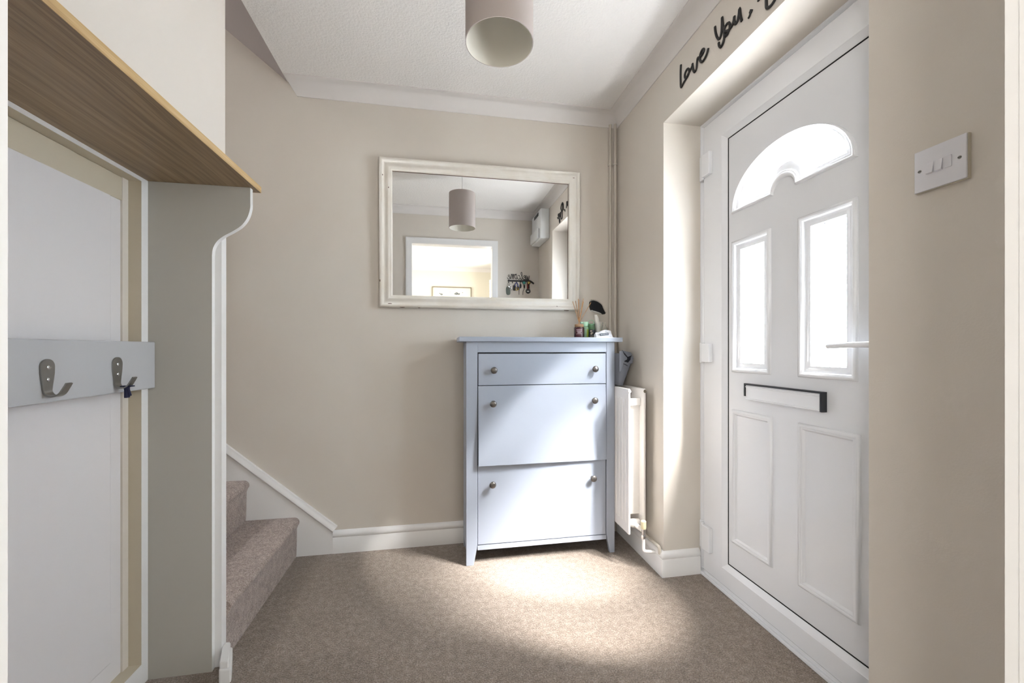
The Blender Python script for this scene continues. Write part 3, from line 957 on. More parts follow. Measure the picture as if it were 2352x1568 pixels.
# horizontal pipe along the skirting
bm = bmesh.new(); tube(bm, [(1.000 - 0.006, 1.722, 0.129), (1.000 - 0.006, 2.165, 0.129)], 0.0075, 12)
tube(bm, catmull([(0.994, 1.722, 0.129), (0.994, 1.716, 0.128), (0.995, 1.7135, 0.118), (0.996, 1.713, 0.098)], 4), 0.0075, 12)
o = finish('heating_pipe', bm, PIPE, smooth=60)
tag(o, 'painted pipe running above the skirting behind the radiator', 'pipe')
# vertical riser pipes in the corner
grp = 'riser pipes in the corner'
for i, (x, y, lab) in enumerate(((0.9625, 2.186, 'left one of the two painted pipes rising in the corner'), (0.9875, 2.174, 'right one of the two painted pipes rising in the corner'))):
    r = empty('riser_pipe', (x, y, 0.0), lab, 'pipe', grp)
    bm = bmesh.new(); tube(bm, [(x, y, 0.002), (x, y, ZV + 0.012 + (0.0 if i == 0 else 0.0))], 0.0076, 16)
    finish('pipe', bm, PIPE, r, smooth=60)
    bm = bmesh.new()
    for z in (2.085,):
        lathe(bm, [(0.0078, z - 0.005), (0.0105, z - 0.005), (0.0105, z + 0.005), (0.0078, z + 0.005)], (x, y, 0), 'z', 16)
        box(bm, x - 0.0125, x + 0.0125, y - 0.0035, y + 0.004, z - 0.0055, z + 0.0055)
    finish('pipe_clip', bm, PIPE, r, smooth=40)

# ------------------------------------------------------------------ grey bag behind the cabinet
bg = empty('fabric_bag', (0.93, 1.99, 0.851), 'grey fabric bag with black lining standing on the radiator', 'bag')
def bag_piece(name, pts, y0, y1, m, bev=0.0015, dip=0.0):
    bm = bmesh.new()
    prism(bm, [(max(p[0], 0.8845), p[1]) for p in pts], 'y', y0, y1)
    if dip:      # cloth corner leans back a little
        for v in bm.verts:
            v.co.y += (v.co.x - 0.90) * dip
    return finish(name, bm, m, bg, bevel=bev)
# body: soft box, wide at the mouth and narrow at the bottom
bm = bmesh.new()
lev = [(0.852, 0.917, 1.918, 2.05), (0.875, 0.9225, 1.914, 2.06), (0.905, 0.9335, 1.911, 2.07), (0.935, 0.945, 1.909, 2.075), (0.962, 0.9555, 1.908, 2.08), (0.985, 0.9605, 1.909, 2.08), (0.996, 0.956, 1.912, 2.08)]
rings = []
for k, (z, x1_, ya, yb) in enumerate(lev):
    x0_ = 0.885
    w = 0.0025 * math.sin(k * 2.1)
    top = k == len(lev) - 1
    pts = [(x0_, ya), ((x0_ + x1_) * .5, ya - .003 + w), (x1_ - .008, ya + w * .6), (x1_, ya + .008), (x1_ + .010, (ya + yb) / 2), (x1_ + .012, yb - .01), (x1_, yb), (x0_, yb)]
    rings.append([bm.verts.new((p[0], p[1], z + (0.018 if top and i in (0, 7) else 0.0))) for i, p in enumerate(pts)])
for A, B in zip(rings, rings[1:]):
    for i in range(8):
        bm.faces.new([A[i], A[(i + 1) % 8], B[(i + 1) % 8], B[i]])
bm.faces.new(rings[0])
o = finish('bag_body', bm, BAG, bg, smooth=60)
md = o.modifiers.new('sol', 'SOLIDIFY'); md.thickness = 0.002; md.offset = -1
bag_piece('front_fold', [(0.884, 1.022), (0.901, 1.028), (0.912, 1.007), (0.927, 0.992), (0.927, 0.983), (0.913, 0.976), (0.903, 0.953), (0.896, 0.93), (0.884, 0.92)], 1.899, 1.9035, BAG, dip=0.03)
o = bag_piece('lining', [(0.901, 1.028), (0.931, 0.996), (0.957, 1.004), (0.949, 0.995), (0.948, 0.983), (0.933, 0.967), (0.910, 0.974), (0.925, 0.982), (0.925, 0.993), (0.910, 1.007)], 1.9036, 1.9052, BAGIN, 0.0, dip=0.03)
o['label'] = 'black inside of the bag mouth'
bag_piece('rim_fold', [(0.947, 0.995), (0.959, 1.001), (0.961, 0.987), (0.955, 0.962), (0.941, 0.963), (0.933, 0.967), (0.944, 0.979)], 1.898, 1.9035, BAG, dip=0.03)
bag_piece('flap', [(0.900, 1.029), (0.925, 1.022), (0.944, 1.019), (0.957, 1.005), (0.931, 0.996)], 1.898, 1.912, BAG, dip=0.03)
bm = bmesh.new(); tube(bm, [(0.908, 1.9065, 0.962), (0.920, 1.9065, 0.958), (0.932, 1.907, 0.951)], 0.0016, 6)
finish('seam', bm, BAGIN, bg, smooth=60)

# ------------------------------------------------------------------ things on the cabinet
TZ = 1.0937
# reed diffuser
dx, dy = 0.718, 2.02
rdif = empty('reed_diffuser', (dx, dy, TZ), 'dark maroon glass reed diffuser with wooden collar on the cabinet', 'diffuser')
bm = bmesh.new(); lathe(bm, [(0.0, TZ), (0.0255, TZ), (0.0270, TZ + 0.002), (0.0270, TZ + 0.052), (0.0255, TZ + 0.0545), (0.0, TZ + 0.0545)], (dx, dy, 0), 'z', 36)
finish('bottle', bm, MAROON, rdif, smooth=40)
bm = bmesh.new(); lathe(bm, [(0.009, TZ + 0.0547), (0.0225, TZ + 0.0547), (0.0232, TZ + 0.056), (0.0232, TZ + 0.0685), (0.0225, TZ + 0.0695), (0.010, TZ + 0.0695)], (dx, dy, 0), 'z', 32)
finish('collar', bm, CORK, rdif, smooth=40)
bm = bmesh.new()
def arc_label(bm, r, a0, a1, z0, z1, n=10, c=(dx, dy)):
    A = []; B = []
    for i in range(n + 1):
        t = a0 + (a1 - a0) * i / n
        A.append(bm.verts.new((c[0] + r * cos(t), c[1] + r * sin(t), z0))); B.append(bm.verts.new((c[0] + r * cos(t), c[1] + r * sin(t), z1)))
    for i in range(n): bm.faces.new([A[i], A[i + 1], B[i + 1], B[i]])
ac = -pi / 2 - 0.33
arc_label(bm, 0.0273, ac - 0.75, ac + 0.62, TZ + 0.004, TZ + 0.051)
finish('label', bm, LABELD, rdif)
bm = bmesh.new()
for z, w, t in ((0.0405, .55, .0022), (0.0335, .48, .0026), (0.0285, .34, .0012), (0.0255, .30, .0012), (0.0225, .34, .0012), (0.0185, .62, .0010)):
    arc_label(bm, 0.0275, ac - w, ac + w, TZ + z - t / 2, TZ + z + t / 2)
arc_label(bm, 0.0275, ac + 0.56, ac + 0.62, TZ + 0.004, TZ + 0.051, 2)
finish('label_print', bm, LABEL, rdif)
# reeds: target tips from photograph (x, z) at y~dy
for tx, tz, ty in ((0.684, 1.293, 0.0), (0.7035, 1.297, 0.012), (0.712, 1.306, -0.006), (0.722, 1.305, 0.016), (0.738, 1.307, -0.01), (0.744, 1.293, 0.006), (0.781, 1.288, -0.004)):
    bm = bmesh.new()
    bx = dx - (tx - dx) * 0.25
    tube(bm, [(bx + (dx - bx) * 0.3, dy - ty * .3, TZ + 0.058), (tx - 0.004, dy + ty - 0.01, tz - 0.012)], 0.0016, 6)
    finish('reed', bm, REED, rdif, smooth=60)
# roll-on bottle
bx_, by_ = 0.764, 2.055
rb = empty('toiletry_bottle', (bx_, by_, TZ), 'small green labelled bottle with mint cap beside the diffuser', 'bottle')
bm = bmesh.new(); lathe(bm, [(0.0, TZ), (0.0165, TZ), (0.0180, TZ + 0.002), (0.0180, TZ + 0.050), (0.0150, TZ + 0.058), (0.013, TZ + 0.060), (0.0, TZ + 0.060)], (bx_, by_, 0), 'z', 28)
finish('bottle_body', bm, GREENL, rb, smooth=40)
bm = bmesh.new(); lathe(bm, [(0.0, TZ + 0.0602), (0.0155, TZ + 0.0602), (0.0165, TZ + 0.062), (0.0165, TZ + 0.082), (0.0150, TZ + 0.085), (0.0, TZ + 0.085)], (bx_, by_, 0), 'z', 28)
box(bm, bx_ - 0.026, bx_, by_ - 0.008, by_ + 0.008, TZ + 0.078, TZ + 0.0845)
finish('cap', bm, MINT, rb, smooth=40)
bm = bmesh.new(); arc_label(bm, 0.0183, -pi / 2 + 0.1, -pi / 2 + 0.75, TZ + 0.004, TZ + 0.045, 6, (bx_, by_))
finish('label_stripe', bm, LIME, rb)
# jar with green hair tie bag
jx, jy = 0.797, 2.050
jr = empty('glass_jar', (jx, jy, TZ), 'clear glass jar with a black label and pale green ribbon loop', 'jar')
bm = bmesh.new(); lathe(bm, [(0.0, TZ), (0.020, TZ), (0.0215, TZ + 0.003), (0.0215, TZ + 0.045), (0.019, TZ + 0.056), (0.0185, TZ + 0.075), (0.0165, TZ + 0.075), (0.017, TZ + 0.056), (0.0195, TZ + 0.045), (0.0195, TZ + 0.004), (0.0, TZ + 0.004)], (jx, jy, 0), 'z', 28)
finish('jar_body', bm, GREENT, jr, smooth=40)
bm = bmesh.new(); arc_label(bm, 0.0218, -pi / 2 - 1.0, -pi / 2 + 1.0, TZ + 0.001, TZ + 0.043, 10, (jx, jy))
finish('label', bm, BLKLAB, jr)
bm = bmesh.new()
for z, a, w in ((0.036, -0.45, .25), (0.026, -0.25, .3), (0.020, -0.4, .18)):
    arc_label(bm, 0.0220, -pi / 2 + a - w, -pi / 2 + a + w, TZ + z - 0.0028, TZ + z + 0.0028, 4, (jx, jy))
arc_label(bm, 0.0220, -pi / 2 - .7, -pi / 2 + .8, TZ + 0.0085, TZ + 0.0105, 6, (jx, jy))
finish('label_print', bm, BEIGEL, jr)
bm = bmesh.new()
lp_ = [(jx - 0.004 + 0.016 * cos(t), jy - 0.004, TZ + 0.082 + 0.013 * sin(t)) for t in [2 * pi * i / 24 for i in range(25)]]
tube(bm, lp_, 0.0016, 6)
tube(bm, [(jx - 0.018, jy - 0.006, TZ + 0.080), (jx - 0.006, jy - 0.012, TZ + 0.058)], 0.0016, 6)
finish('ribbon_loop', bm, MINT, jr, smooth=60)
# tumbler holding the brush
tx_, ty_ = 0.838, 2.055
tm = empty('glass_tumbler', (tx_, ty_, TZ), 'clear glass tumbler holding the hairbrush', 'glass')
bm = bmesh.new(); lathe(bm, [(0.0, TZ), (0.016, TZ), (0.0185, TZ + 0.003), (0.0215, TZ + 0.055), (0.0225, TZ + 0.086), (0.0212, TZ + 0.086), (0.0200, TZ + 0.055), (0.0170, TZ + 0.006), (0.0, TZ + 0.006)], (tx_, ty_, 0), 'z', 28)
finish('glass_wall', bm, CLEAR, tm, smooth=40)
# hairbrush
hb = empty('hairbrush', (0.835, 2.055, TZ + 0.01), 'hairbrush with black bristles and pearly white handle standing upright', 'hairbrush')
bm = bmesh.new()
hp = catmull([(0.832, 2.052, TZ + 0.012), (0.834, 2.052, TZ + 0.03), (0.832, 2.053, TZ + 0.06), (0.829, 2.053, TZ + 0.085), (0.827, 2.054, TZ + 0.105), (0.824, 2.055, TZ + 0.123)], 4)
rr = [0.008, 0.0115, 0.0125, 0.0125, 0.0115, 0.0085]
seg = 14; rings = []
for i, p in enumerate(hp):
    t = i / (len(hp) - 1) * (len(rr) - 1); k = min(int(t), len(rr) - 2); r = rr[k] + (rr[k + 1] - rr[k]) * (t - k)
    rings.append([bm.verts.new((p.x + r * cos(a), p.y + 0.7 * r * sin(a), p.z)) for a in [2 * pi * j / seg for j in range(seg)]])
for A, B in zip(rings, rings[1:]):
    for j in range(seg): bm.faces.new([A[j], A[(j + 1) % seg], B[(j + 1) % seg], B[j]])
bm.faces.new(rings[0]); bm.faces.new(rings[-1])
finish('handle', bm, HANDLEW, hb, smooth=60)
# head: curved fan shape facing right/up
out = [(0.7905, 1.284), (0.797, 1.2905), (0.810, 1.2905), (0.826, 1.286), (0.842, 1.277), (0.853, 1.266), (0.859, 1.252), (0.866, 1.238), (0.872, 1.226), (0.868, 1.2205), (0.855, 1.224), (0.840, 1.230), (0.822, 1.236), (0.806, 1.238), (0.796, 1.244), (0.790, 1.262)]
out = [(p.x, p.y) for p in catmull(out, 3, True)]
bm = bmesh.new(); prism(bm, out, 'y', 2.040, 2.066)
finish('brush_head', bm, BRISTLE, hb, bevel=0.003)
bm = bmesh.new()
pad = catmull([(0.797, 2.053, 1.2385), (0.812, 2.053, 1.2345), (0.832, 2.053, 1.229), (0.850, 2.053, 1.222)], 4)
tube(bm, pad, 0.004, 8, flat=(1, 3.0))
finish('brush_pad', bm, HANDLEW, hb, smooth=60)
bm = bmesh.new()
edge = [(0.795, 1.2895), (0.810, 1.2905), (0.826, 1.286), (0.842, 1.277), (0.853, 1.266), (0.859, 1.252), (0.866, 1.238), (0.872, 1.226)]
ed = catmull([(a, b, 0) for a, b in edge], 3)
for i, p in enumerate(ed):
    q = ed[min(i + 1, len(ed) - 1)] - ed[max(i - 1, 0)]
    nn = Vector((-q.y, q.x, 0)).normalized(); 
    if nn.x + nn.y < 0: nn = -nn
    for yy in (2.044, 2.053, 2.062):
        s = Vector((p.x, yy, p.y)); e = s + Vector((nn.x, 0, nn.y)) * 0.0075
        tube(bm, [s, e], 0.0005, 4)
o = finish('bristles', bm, BRISTLE, hb); o['kind'] = 'stuff'
# small glass bottle
gx, gy = 0.876, 2.065
gb = empty('glass_bottle', (gx, gy, TZ), 'small empty clear glass bottle behind the paper packet', 'bottle')
bm = bmesh.new(); lathe(bm, [(0.0, TZ), (0.0170, TZ), (0.0185, TZ + 0.003), (0.0185, TZ + 0.040), (0.0165, TZ + 0.052), (0.009, TZ + 0.066), (0.0078, TZ + 0.078), (0.0095, TZ + 0.0795), (0.0095, TZ + 0.083), (0.0062, TZ + 0.083), (0.0062, TZ + 0.066), (0.0145, TZ + 0.050), (0.0165, TZ + 0.040), (0.0165, TZ + 0.004), (0.0, TZ + 0.004)], (gx, gy, 0), 'z', 28)
finish('glass_body', bm, CLEAR, gb, smooth=40)
# paper packet
pk = empty('paper_packet', (0.852, 1.965, TZ), 'crumpled white printed packet at the right end of the cabinet top', 'packet')
bm = bmesh.new()
out = [(0.805, 1.0942), (0.8055, 1.1115), (0.818, 1.113), (0.834, 1.118), (0.848, 1.1215), (0.864, 1.121), (0.876, 1.1185), (0.880, 1.108), (0.8825, 1.0942)]
out = [(0.783 + (x - 0.805) * 1.148, 1.0942 + (z - 1.0942) * 1.41) for x, z in out]
N = len(out)
A = [bm.verts.new((x - 0.0, 1.946 + (0.006 if i % 2 else 0.0) + 0.3 * (z - TZ), z)) for i, (x, z) in enumerate(out)]
B = [bm.verts.new((x + 0.002, 1.982 + 0.002 * (i % 3), TZ + 0.0005 + (z - TZ) * 0.55)) for i, (x, z) in enumerate(out)]
c = bm.verts.new((0.830, 1.943, 1.112)); c2 = bm.verts.new((0.830, 1.985, 1.108))
for i in range(N):
    j = (i + 1) % N
    bm.faces.new([A[i], A[j], c]); bm.faces.new([B[j], B[i], c2]); bm.faces.new([A[i], B[i], B[j], A[j]])
box(bm, 0.80, 0.884, 1.935, 1.985, TZ, TZ + 0.0012)
finish('packet_body', bm, PAPER, pk)
bm = bmesh.new()
prism(bm, [(0.797, 1.1125), (0.8455, 1.1180), (0.8475, 1.1065), (0.8025, 1.1005)], 'y', 1.9418, 1.9428)
finish('printed_band', bm, INK, pk)
M = Matrix.Translation((0.8235, 1.9412, 1.1095)) @ Matrix.Rotation(radians(-0), 4, 'Z') @ Matrix.Rotation(pi / 2, 4, 'X') @ Matrix.Rotation(radians(6.5), 4, 'Z')
text_mesh('printed_text', 'Tuf AROMA', 0.0080, PAPER, pk, M)

# ------------------------------------------------------------------ light switch
sw = empty('light_switch', (XR, 0.659, 1.408), 'white plastic light switch with three rockers by the front door', 'light switch')
SYa, SYb, SZa, SZb = 0.6145, 0.7035, 1.364, 1.452
bm = bmesh.new(); box(bm, XR - 0.0075, XR, SYa, SYb, SZa, SZb)
o = finish('back_plate', bm, PATT, sw, bevel=0.0008); o['label'] = 'beige painted rear rim'
bm = bmesh.new(); box(bm, XR - 0.0115, XR - 0.0076, SYa + 0.0008, SYb - 0.0008, SZa + 0.0008, SZb - 0.0008)
finish('face_plate', bm, SWITCH, sw, bevel=0.0012)
for k, (yc, up) in enumerate(((0.6735, 1), (0.6585, 1), (0.6435, -1))):
    bm = bmesh.new()
    z0, z1 = 1.408 - 0.0115, 1.408 + 0.0115
    d0, d1 = (0.0048, 0.0006) if up > 0 else (0.0010, 0.0036)
    prism(bm, [(XR - 0.0116, z0), (XR - 0.0116 - d0, z0 + 0.0012), (XR - 0.0116 - d1, z1), (XR - 0.0116, z1)], 'y', yc - 0.0058, yc + 0.0058)
    finish('rocker', bm, SWITCH, sw, bevel=0.0004)
for yc in (0.6925, 0.6255):
    bm = bmesh.new()
    lathe(bm, [(0.0, 0.0), (0.0032, 0.0), (0.0030, -0.0008), (0.0, -0.001)], (XR - 0.0115, yc, 1.408), 'x', 16)
    finish('screw', bm, STEEL, sw, smooth=40)
    bm = bmesh.new(); box(bm, XR - 0.0129, XR - 0.0124, yc - 0.0028, yc + 0.0028, 1.4075, 1.4085)
    s = finish('screw_slot', bm, BLACKP, sw)

# ------------------------------------------------------------------ word signs above the door
def stroke(bm, pts, r=0.0051):
    P = catmull([(0, p[0], p[1]) for p in pts], 5)
    tube(bm, [(XR - 0.0032, p.y, p.z) for p in P], r, 8, flat=(0, 0.68))
WG = 'black script words on the wall above the front door'
bm = bmesh.new()
stroke(bm, [(1.566, 2.235), (1.568, 2.212), (1.568, 2.174), (1.565, 2.141), (1.548, 2.146), (1.531, 2.152), (1.518, 2.156), (1.510, 2.163), (1.508, 2.175), (1.519, 2.186), (1.531, 2.184), (1.538, 2.174), (1.536, 2.161), (1.526, 2.157), (1.516, 2.161), (1.501, 2.168), (1.489, 2.176), (1.486, 2.185)])
stroke(bm, [(1.486, 2.185), (1.483, 2.163), (1.473, 2.143), (1.461, 2.148), (1.456, 2.174), (1.452, 2.184), (1.442, 2.178), (1.429, 2.177), (1.417, 2.182), (1.414, 2.190), (1.423, 2.196), (1.434, 2.190), (1.439, 2.178), (1.436, 2.162), (1.425, 2.151), (1.411, 2.151), (1.397, 2.161), (1.388, 2.176)])
o = finish('word_sign', bm, BLACKM, smooth=70); tag(o, 'black script word Love nearest the corner above the front door', 'wall sign', WG)
bm = bmesh.new()
stroke(bm, [(1.350, 2.228), (1.348, 2.211), (1.341, 2.186), (1.330, 2.168), (1.320, 2.169), (1.314, 2.189), (1.312, 2.232)])
stroke(bm, [(1.312, 2.232), (1.308, 2.207), (1.303, 2.181), (1.301, 2.153), (1.307, 2.136), (1.318, 2.130), (1.327, 2.141), (1.330, 2.154)])
stroke(bm, [(1.302, 2.163), (1.290, 2.150), (1.279, 2.154), (1.272, 2.168), (1.275, 2.182), (1.286, 2.188), (1.297, 2.184), (1.301, 2.172), (1.288, 2.164), (1.275, 2.160), (1.262, 2.163), (1.254, 2.172), (1.250, 2.186)])
stroke(bm, [(1.250, 2.186), (1.250, 2.170), (1.244, 2.155), (1.235, 2.158), (1.229, 2.172), (1.225, 2.192), (1.221, 2.165), (1.215, 2.142)])
o = finish('word_sign', bm, BLACKM, smooth=70); tag(o, 'black script word You between Love and the comma', 'wall sign', WG)
bm = bmesh.new()
stroke(bm, [(1.171, 2.145), (1.174, 2.141), (1.177, 2.137)], 0.0062)
stroke(bm, [(1.174, 2.141), (1.179, 2.132), (1.186, 2.127)], 0.0036)
o = finish('comma_sign', bm, BLACKM, smooth=70); tag(o, 'black cut-out comma following the word You above the door', 'wall sign', WG)
bm = bmesh.new()
stroke(bm, [(1.141, 2.148), (1.142, 2.170), (1.136, 2.196), (1.124, 2.214), (1.113, 2.220)])
stroke(bm, [(1.112, 2.222), (1.111, 2.17), (1.110, 2.112), (1.107, 2.098), (1.096, 2.092), (1.084, 2.094), (1.073, 2.103), (1.066, 2.125), (1.075, 2.150), (1.095, 2.160), (1.078, 2.170), (1.068, 2.190), (1.080, 2.210), (1.100, 2.219), (1.113, 2.220)])
stroke(bm, [(1.055, 2.160), (1.052, 2.135), (1.042, 2.125), (1.030, 2.135), (1.024, 2.160)])
stroke(bm, [(1.024, 2.160), (1.022, 2.125), (1.024, 2.092), (1.034, 2.076), (1.045, 2.084), (1.038, 2.105), (1.020, 2.122), (1.005, 2.133), (0.990, 2.150), (0.993, 2.160), (1.003, 2.158), (1.006, 2.140), (0.998, 2.126), (0.984, 2.126), (0.970, 2.140)])
o = finish('word_sign', bm, BLACKM, smooth=70); tag(o, 'black script word Bye, last above the door, mostly out of frame', 'wall sign', WG)

# ------------------------------------------------------------------ electricity box in the corner (seen in the mirror)
mb = empty('meter_box', (XR, 0.52, 2.16), 'white plastic fuse box high in the corner, seen in the mirror', 'fuse box')
bm = bmesh.new(); box(bm, 0.925, XR, 0.345, 0.705, 2.025, 2.300)
finish('housing', bm, METER, mb, bevel=0.008)
bm = bmesh.new(); box(bm, 0.905, 0.9245, 0.36, 0.66, 2.035, 2.13)
finish('cover_ledge', bm, METER, mb, bevel=0.006)
bm = bmesh.new(); box(bm, 0.9228, 0.9248, 0.45, 0.62, 2.255, 2.285)
finish('warning_label', bm, BLACKP, mb)

# ------------------------------------------------------------------ welcome key rack on the doorway wall (seen in the mirror)
KY = YF + 0.0005
kr = empty('key_rack', (0.80, KY, 1.66), 'black metal key rack with the word welcome, seen in the mirror', 'key rack')
bm = bmesh.new(); box(bm, 0.690, 0.905, KY, KY + 0.004, 1.652, 1.668)
for k in range(6):
    x = 0.698 + 0.0398 * k
    tube(bm, catmull([(x, KY + 0.003, 1.655), (x, KY + 0.004, 1.640), (x, KY + 0.012, 1.636), (x, KY + 0.018, 1.643)], 4), 0.003, 6)
finish('bar', bm, BLACKM, kr, bevel=0.0005)
# letter strokes: u to the reader's right (-x), v up; x-height 1
W = {
 'w': [(0, 1), (.15, .1), (.32, .15), (.42, .9), (.5, .1), (.7, .15), (.8, 1), (.95, .85)],
 'e': [(-.05, .45), (.4, .6), (.45, .9), (.22, 1), (.02, .6), (.12, .1), (.42, .05), (.7, .4)],
 'l': [(-.05, .3), (.35, 1.1), (.4, 1.65), (.22, 1.75), (.12, 1.2), (.18, .2), (.4, .02), (.6, .35)],
 'c': [(.5, .85), (.25, 1), (.02, .6), (.12, .1), (.42, .05), (.68, .45)],
 'o': [(.3, 1), (.03, .6), (.2, .05), (.5, .3), (.5, .8), (.25, 1.05), (.35, .85), (.75, .9)],
 'm': [(0, 1), (.05, .05), (.12, .7), (.3, 1.0), (.36, .05), (.44, .7), (.62, 1.0), (.7, .1), (.9, .3)],
}
bm = bmesh.new()
u = 0.0; s = 0.050
adv = {'w': .95, 'e': .72, 'l': .62, 'c': .72, 'o': .78, 'm': .92}
tot = sum(adv[c] for c in 'welcome')
sx = 0.232 / tot
for ch in 'welcome':
    sc = 1.25 if ch in 'om' else 1.0
    pts = catmull([(0, p[0], p[1]) for p in W[ch]], 4)
    tube(bm, [(0.915 - (u + p.y) * sx, KY + 0.002, 1.671 + p.z * s * sc * 0.85 + 0.004) for p in pts], 0.0026, 6)
    u += adv[ch]
finish('lettering', bm, BLACKM, kr, smooth=70)

def ring(bm, c, r, t, mi=0, tilt=0):
    tube(bm, [(c[0] + r * cos(a), c[1] + r * sin(a) * sin(tilt), c[2] + r * sin(a) * cos(tilt)) for a in [2 * pi * i / 20 for i in range(21)]], t, 6, mi)
# bunch of keys with grey green tag
k1 = empty('key_bunch', (0.70, KY + 0.01, 1.64), 'bunch of silver keys with a grey-green tag on the welcome rack', 'keys')
bm = bmesh.new(); ring(bm, (0.699, KY + 0.012, 1.626), 0.012, 0.0012)
for i, (x, z, a) in enumerate(((0.703, 1.600, 0.1), (0.712, 1.612, -0.6), (0.695, 1.603, 0.4), (0.720, 1.585, -0.15))):
    ball(bm, (x, KY + 0.010 + 0.003 * i, z), 0.009, 1, 0.2, 1)
    bmx = [(x, KY + 0.010 + 0.003 * i, z), (x + sin(a) * -0.03, KY + 0.010 + 0.003 * i, z - 0.03)]
    tube(bm, bmx, 0.0025, 5)
finish('keys', bm, CHROME, k1, smooth=60)
bm = bmesh.new(); prism(bm, [(p.x, p.y) for p in catmull([(0.672, 1.560), (0.676, 1.590), (0.690, 1.603), (0.708, 1.596), (0.716, 1.560), (0.712, 1.520), (0.680, 1.520)], 4, True)], 'y', KY + 0.001, KY + 0.006)
finish('tag', bm, GREENG, k1, bevel=0.001)
k2 = empty('lanyard_keys', (0.778, KY + 0.01, 1.64), 'blue lanyard with a yellow ring and black fobs on the rack', 'keys')
bm = bmesh.new(); tube(bm, catmull([(0.778, KY + 0.014, 1.645), (0.765, KY + 0.012, 1.625), (0.763, KY + 0.01, 1.60), (0.772, KY + 0.01, 1.580)], 5), 0.0042, 6)
tube(bm, catmull([(0.778, KY + 0.014, 1.645), (0.791, KY + 0.012, 1.625), (0.793, KY + 0.01, 1.60), (0.785, KY + 0.01, 1.580)], 5), 0.0042, 6)
finish('lanyard', bm, BLUE, k2, smooth=60)
bm = bmesh.new(); box(bm, 0.744, 0.770, KY + 0.003, KY + 0.014, 1.560, 1.612); box(bm, 0.786, 0.804, KY + 0.003, KY + 0.012, 1.568, 1.604)
finish('key_fob', bm, BLACKP, k2, bevel=0.004)
bm = bmesh.new(); ring(bm, (0.781, KY + 0.016, 1.577), 0.014, 0.0032)
finish('ring', bm, YELLOW, k2, smooth=60)
k3 = empty('car_key', (0.817, KY + 0.01, 1.64), 'black car key hanging in the middle of the welcome rack', 'keys')
bm = bmesh.new(); prism(bm, [(p.x, p.y) for p in catmull([(0.812, 1.622), (0.822, 1.630), (0.830, 1.620), (0.828, 1.590), (0.816, 1.588)], 4, True)], 'y', KY + 0.004, KY + 0.014)
tube(bm, [(0.817, KY + 0.009, 1.645), (0.820, KY + 0.009, 1.625)], 0.002, 5)
finish('key_fob', bm, BLACKP, k3, bevel=0.002)
bm = bmesh.new(); tube(bm, [(0.813, KY + 0.006, 1.60), (0.806, KY + 0.006, 1.56), (0.806, KY + 0.006, 1.52)], 0.0022, 6)
finish('strap', bm, BLACKP, k3, smooth=60)
sg = empty('sunglasses', (0.88, KY + 0.02, 1.65), 'black sunglasses with mirrored round lenses on the key rack', 'sunglasses')
bm = bmesh.new()
tube(bm, catmull([(0.828, KY + 0.03, 1.648), (0.850, KY + 0.035, 1.660), (0.880, KY + 0.037, 1.664), (0.905, KY + 0.035, 1.660), (0.930, KY + 0.03, 1.650), (0.955, KY + 0.022, 1.634)], 5), 0.0095, 8, flat=(1, 0.6))
ring(bm, (0.852, KY + 0.036, 1.640), 0.0155, 0.002); ring(bm, (0.902, KY + 0.036, 1.640), 0.0155, 0.002)
tube(bm, [(0.828, KY + 0.003, 1.664), (0.830, KY + 0.03, 1.650)], 0.003, 6)
finish('frame', bm, BLACKP, sg, smooth=60)
for x, m in ((0.852, IRID), (0.902, GOLDL)):
    bm = bmesh.new(); ball(bm, (x, KY + 0.035, 1.640), 0.0145, 1, 0.15, 1)
    finish('lens', bm, m, sg, smooth=60)
k4 = empty('strap_fob', (0.90, KY + 0.01, 1.64), 'red strap with a round black fob at the end of the rack', 'keys')
bm = bmesh.new(); box(bm, 0.888, 0.902, KY + 0.006, KY + 0.010, 1.575, 1.645)
finish('strap', bm, RED, k4, bevel=0.001)
bm = bmesh.new(); lathe(bm, [(0.0, 0.004), (0.023, 0.004), (0.025, 0.007), (0.023, 0.012), (0.0, 0.013)], (0.900, KY, 1.558), 'y', 24)
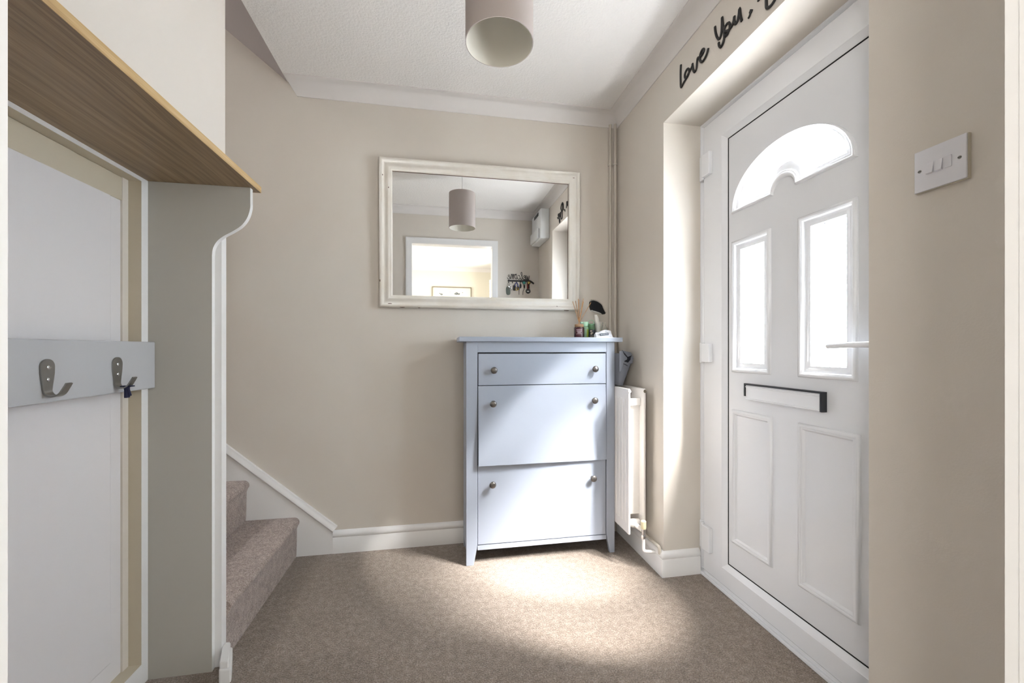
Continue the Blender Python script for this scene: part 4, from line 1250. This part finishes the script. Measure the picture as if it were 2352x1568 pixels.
box(bm, 0.902, 0.914, KY + 0.004, KY + 0.012, 1.585, 1.632)
finish('fob', bm, BLACKP, k4, smooth=40)
bm = bmesh.new(); box(bm, 0.888, 0.910, KY + 0.0128, KY + 0.0138, 1.550, 1.562)
finish('fob_label', bm, METER, k4)
k5 = empty('cable_fob', (0.86, KY + 0.01, 1.63), 'thin black cord with a clip between sunglasses and car key', 'cord')
bm = bmesh.new(); tube(bm, catmull([(0.858, KY + 0.006, 1.640), (0.862, KY + 0.006, 1.600), (0.857, KY + 0.006, 1.575), (0.848, KY + 0.006, 1.555), (0.846, KY + 0.006, 1.52)], 4), 0.0022, 6)
box(bm, 0.855, 0.868, KY + 0.003, KY + 0.010, 1.590, 1.620)
finish('cord', bm, BLACKP, k5, smooth=60)

for o in (kr, k1, k2, k3, k4, k5, sg):
    o.location.z += 0.024

# ------------------------------------------------------------------ picture in the living room (seen in the mirror)
pc = empty('framed_picture', (0.23, -2.999, 1.7), 'thin framed cream print on the living room wall, seen in the mirror', 'picture')
bm = bmesh.new()
sweep(bm, [(-0.12, 1.55), (0.58, 1.55), (0.58, 2.02), (-0.12, 2.02)], [(0, 0), (0, .02), (.012, .02), (.012, .006)], True, lambda x, z, h: (x, -2.9995 + h, z))
finish('frame', bm, PICF, pc)
bm = bmesh.new(); box(bm, -0.115, 0.575, -2.9995, -2.9935, 1.555, 2.015)
finish('print', bm, PICP, pc)
for (x, z, r) in ((0.31, 1.905, .042), (0.35, 1.90, .03), (0.05, 1.885, .03), (0.02, 1.90, .016), (0.20, 1.93, .008), (0.42, 1.925, .012), (0.15, 1.78, .05), (0.45, 1.75, .04)):
    bm = bmesh.new()
    prism(bm, [(x + r * cos(t) * random.uniform(.6, 1.1), z + 0.6 * r * sin(t) * random.uniform(.6, 1.1)) for t in [2 * pi * i / 14 for i in range(14)]], 'y', -2.9937, -2.9930)
    finish('ink_shape', bm, PICI, pc)
bm = bmesh.new(); box(bm, 0.155, 0.30, -2.9937, -2.9930, 1.985, 1.989)
finish('printed_line', bm, PICI, pc)
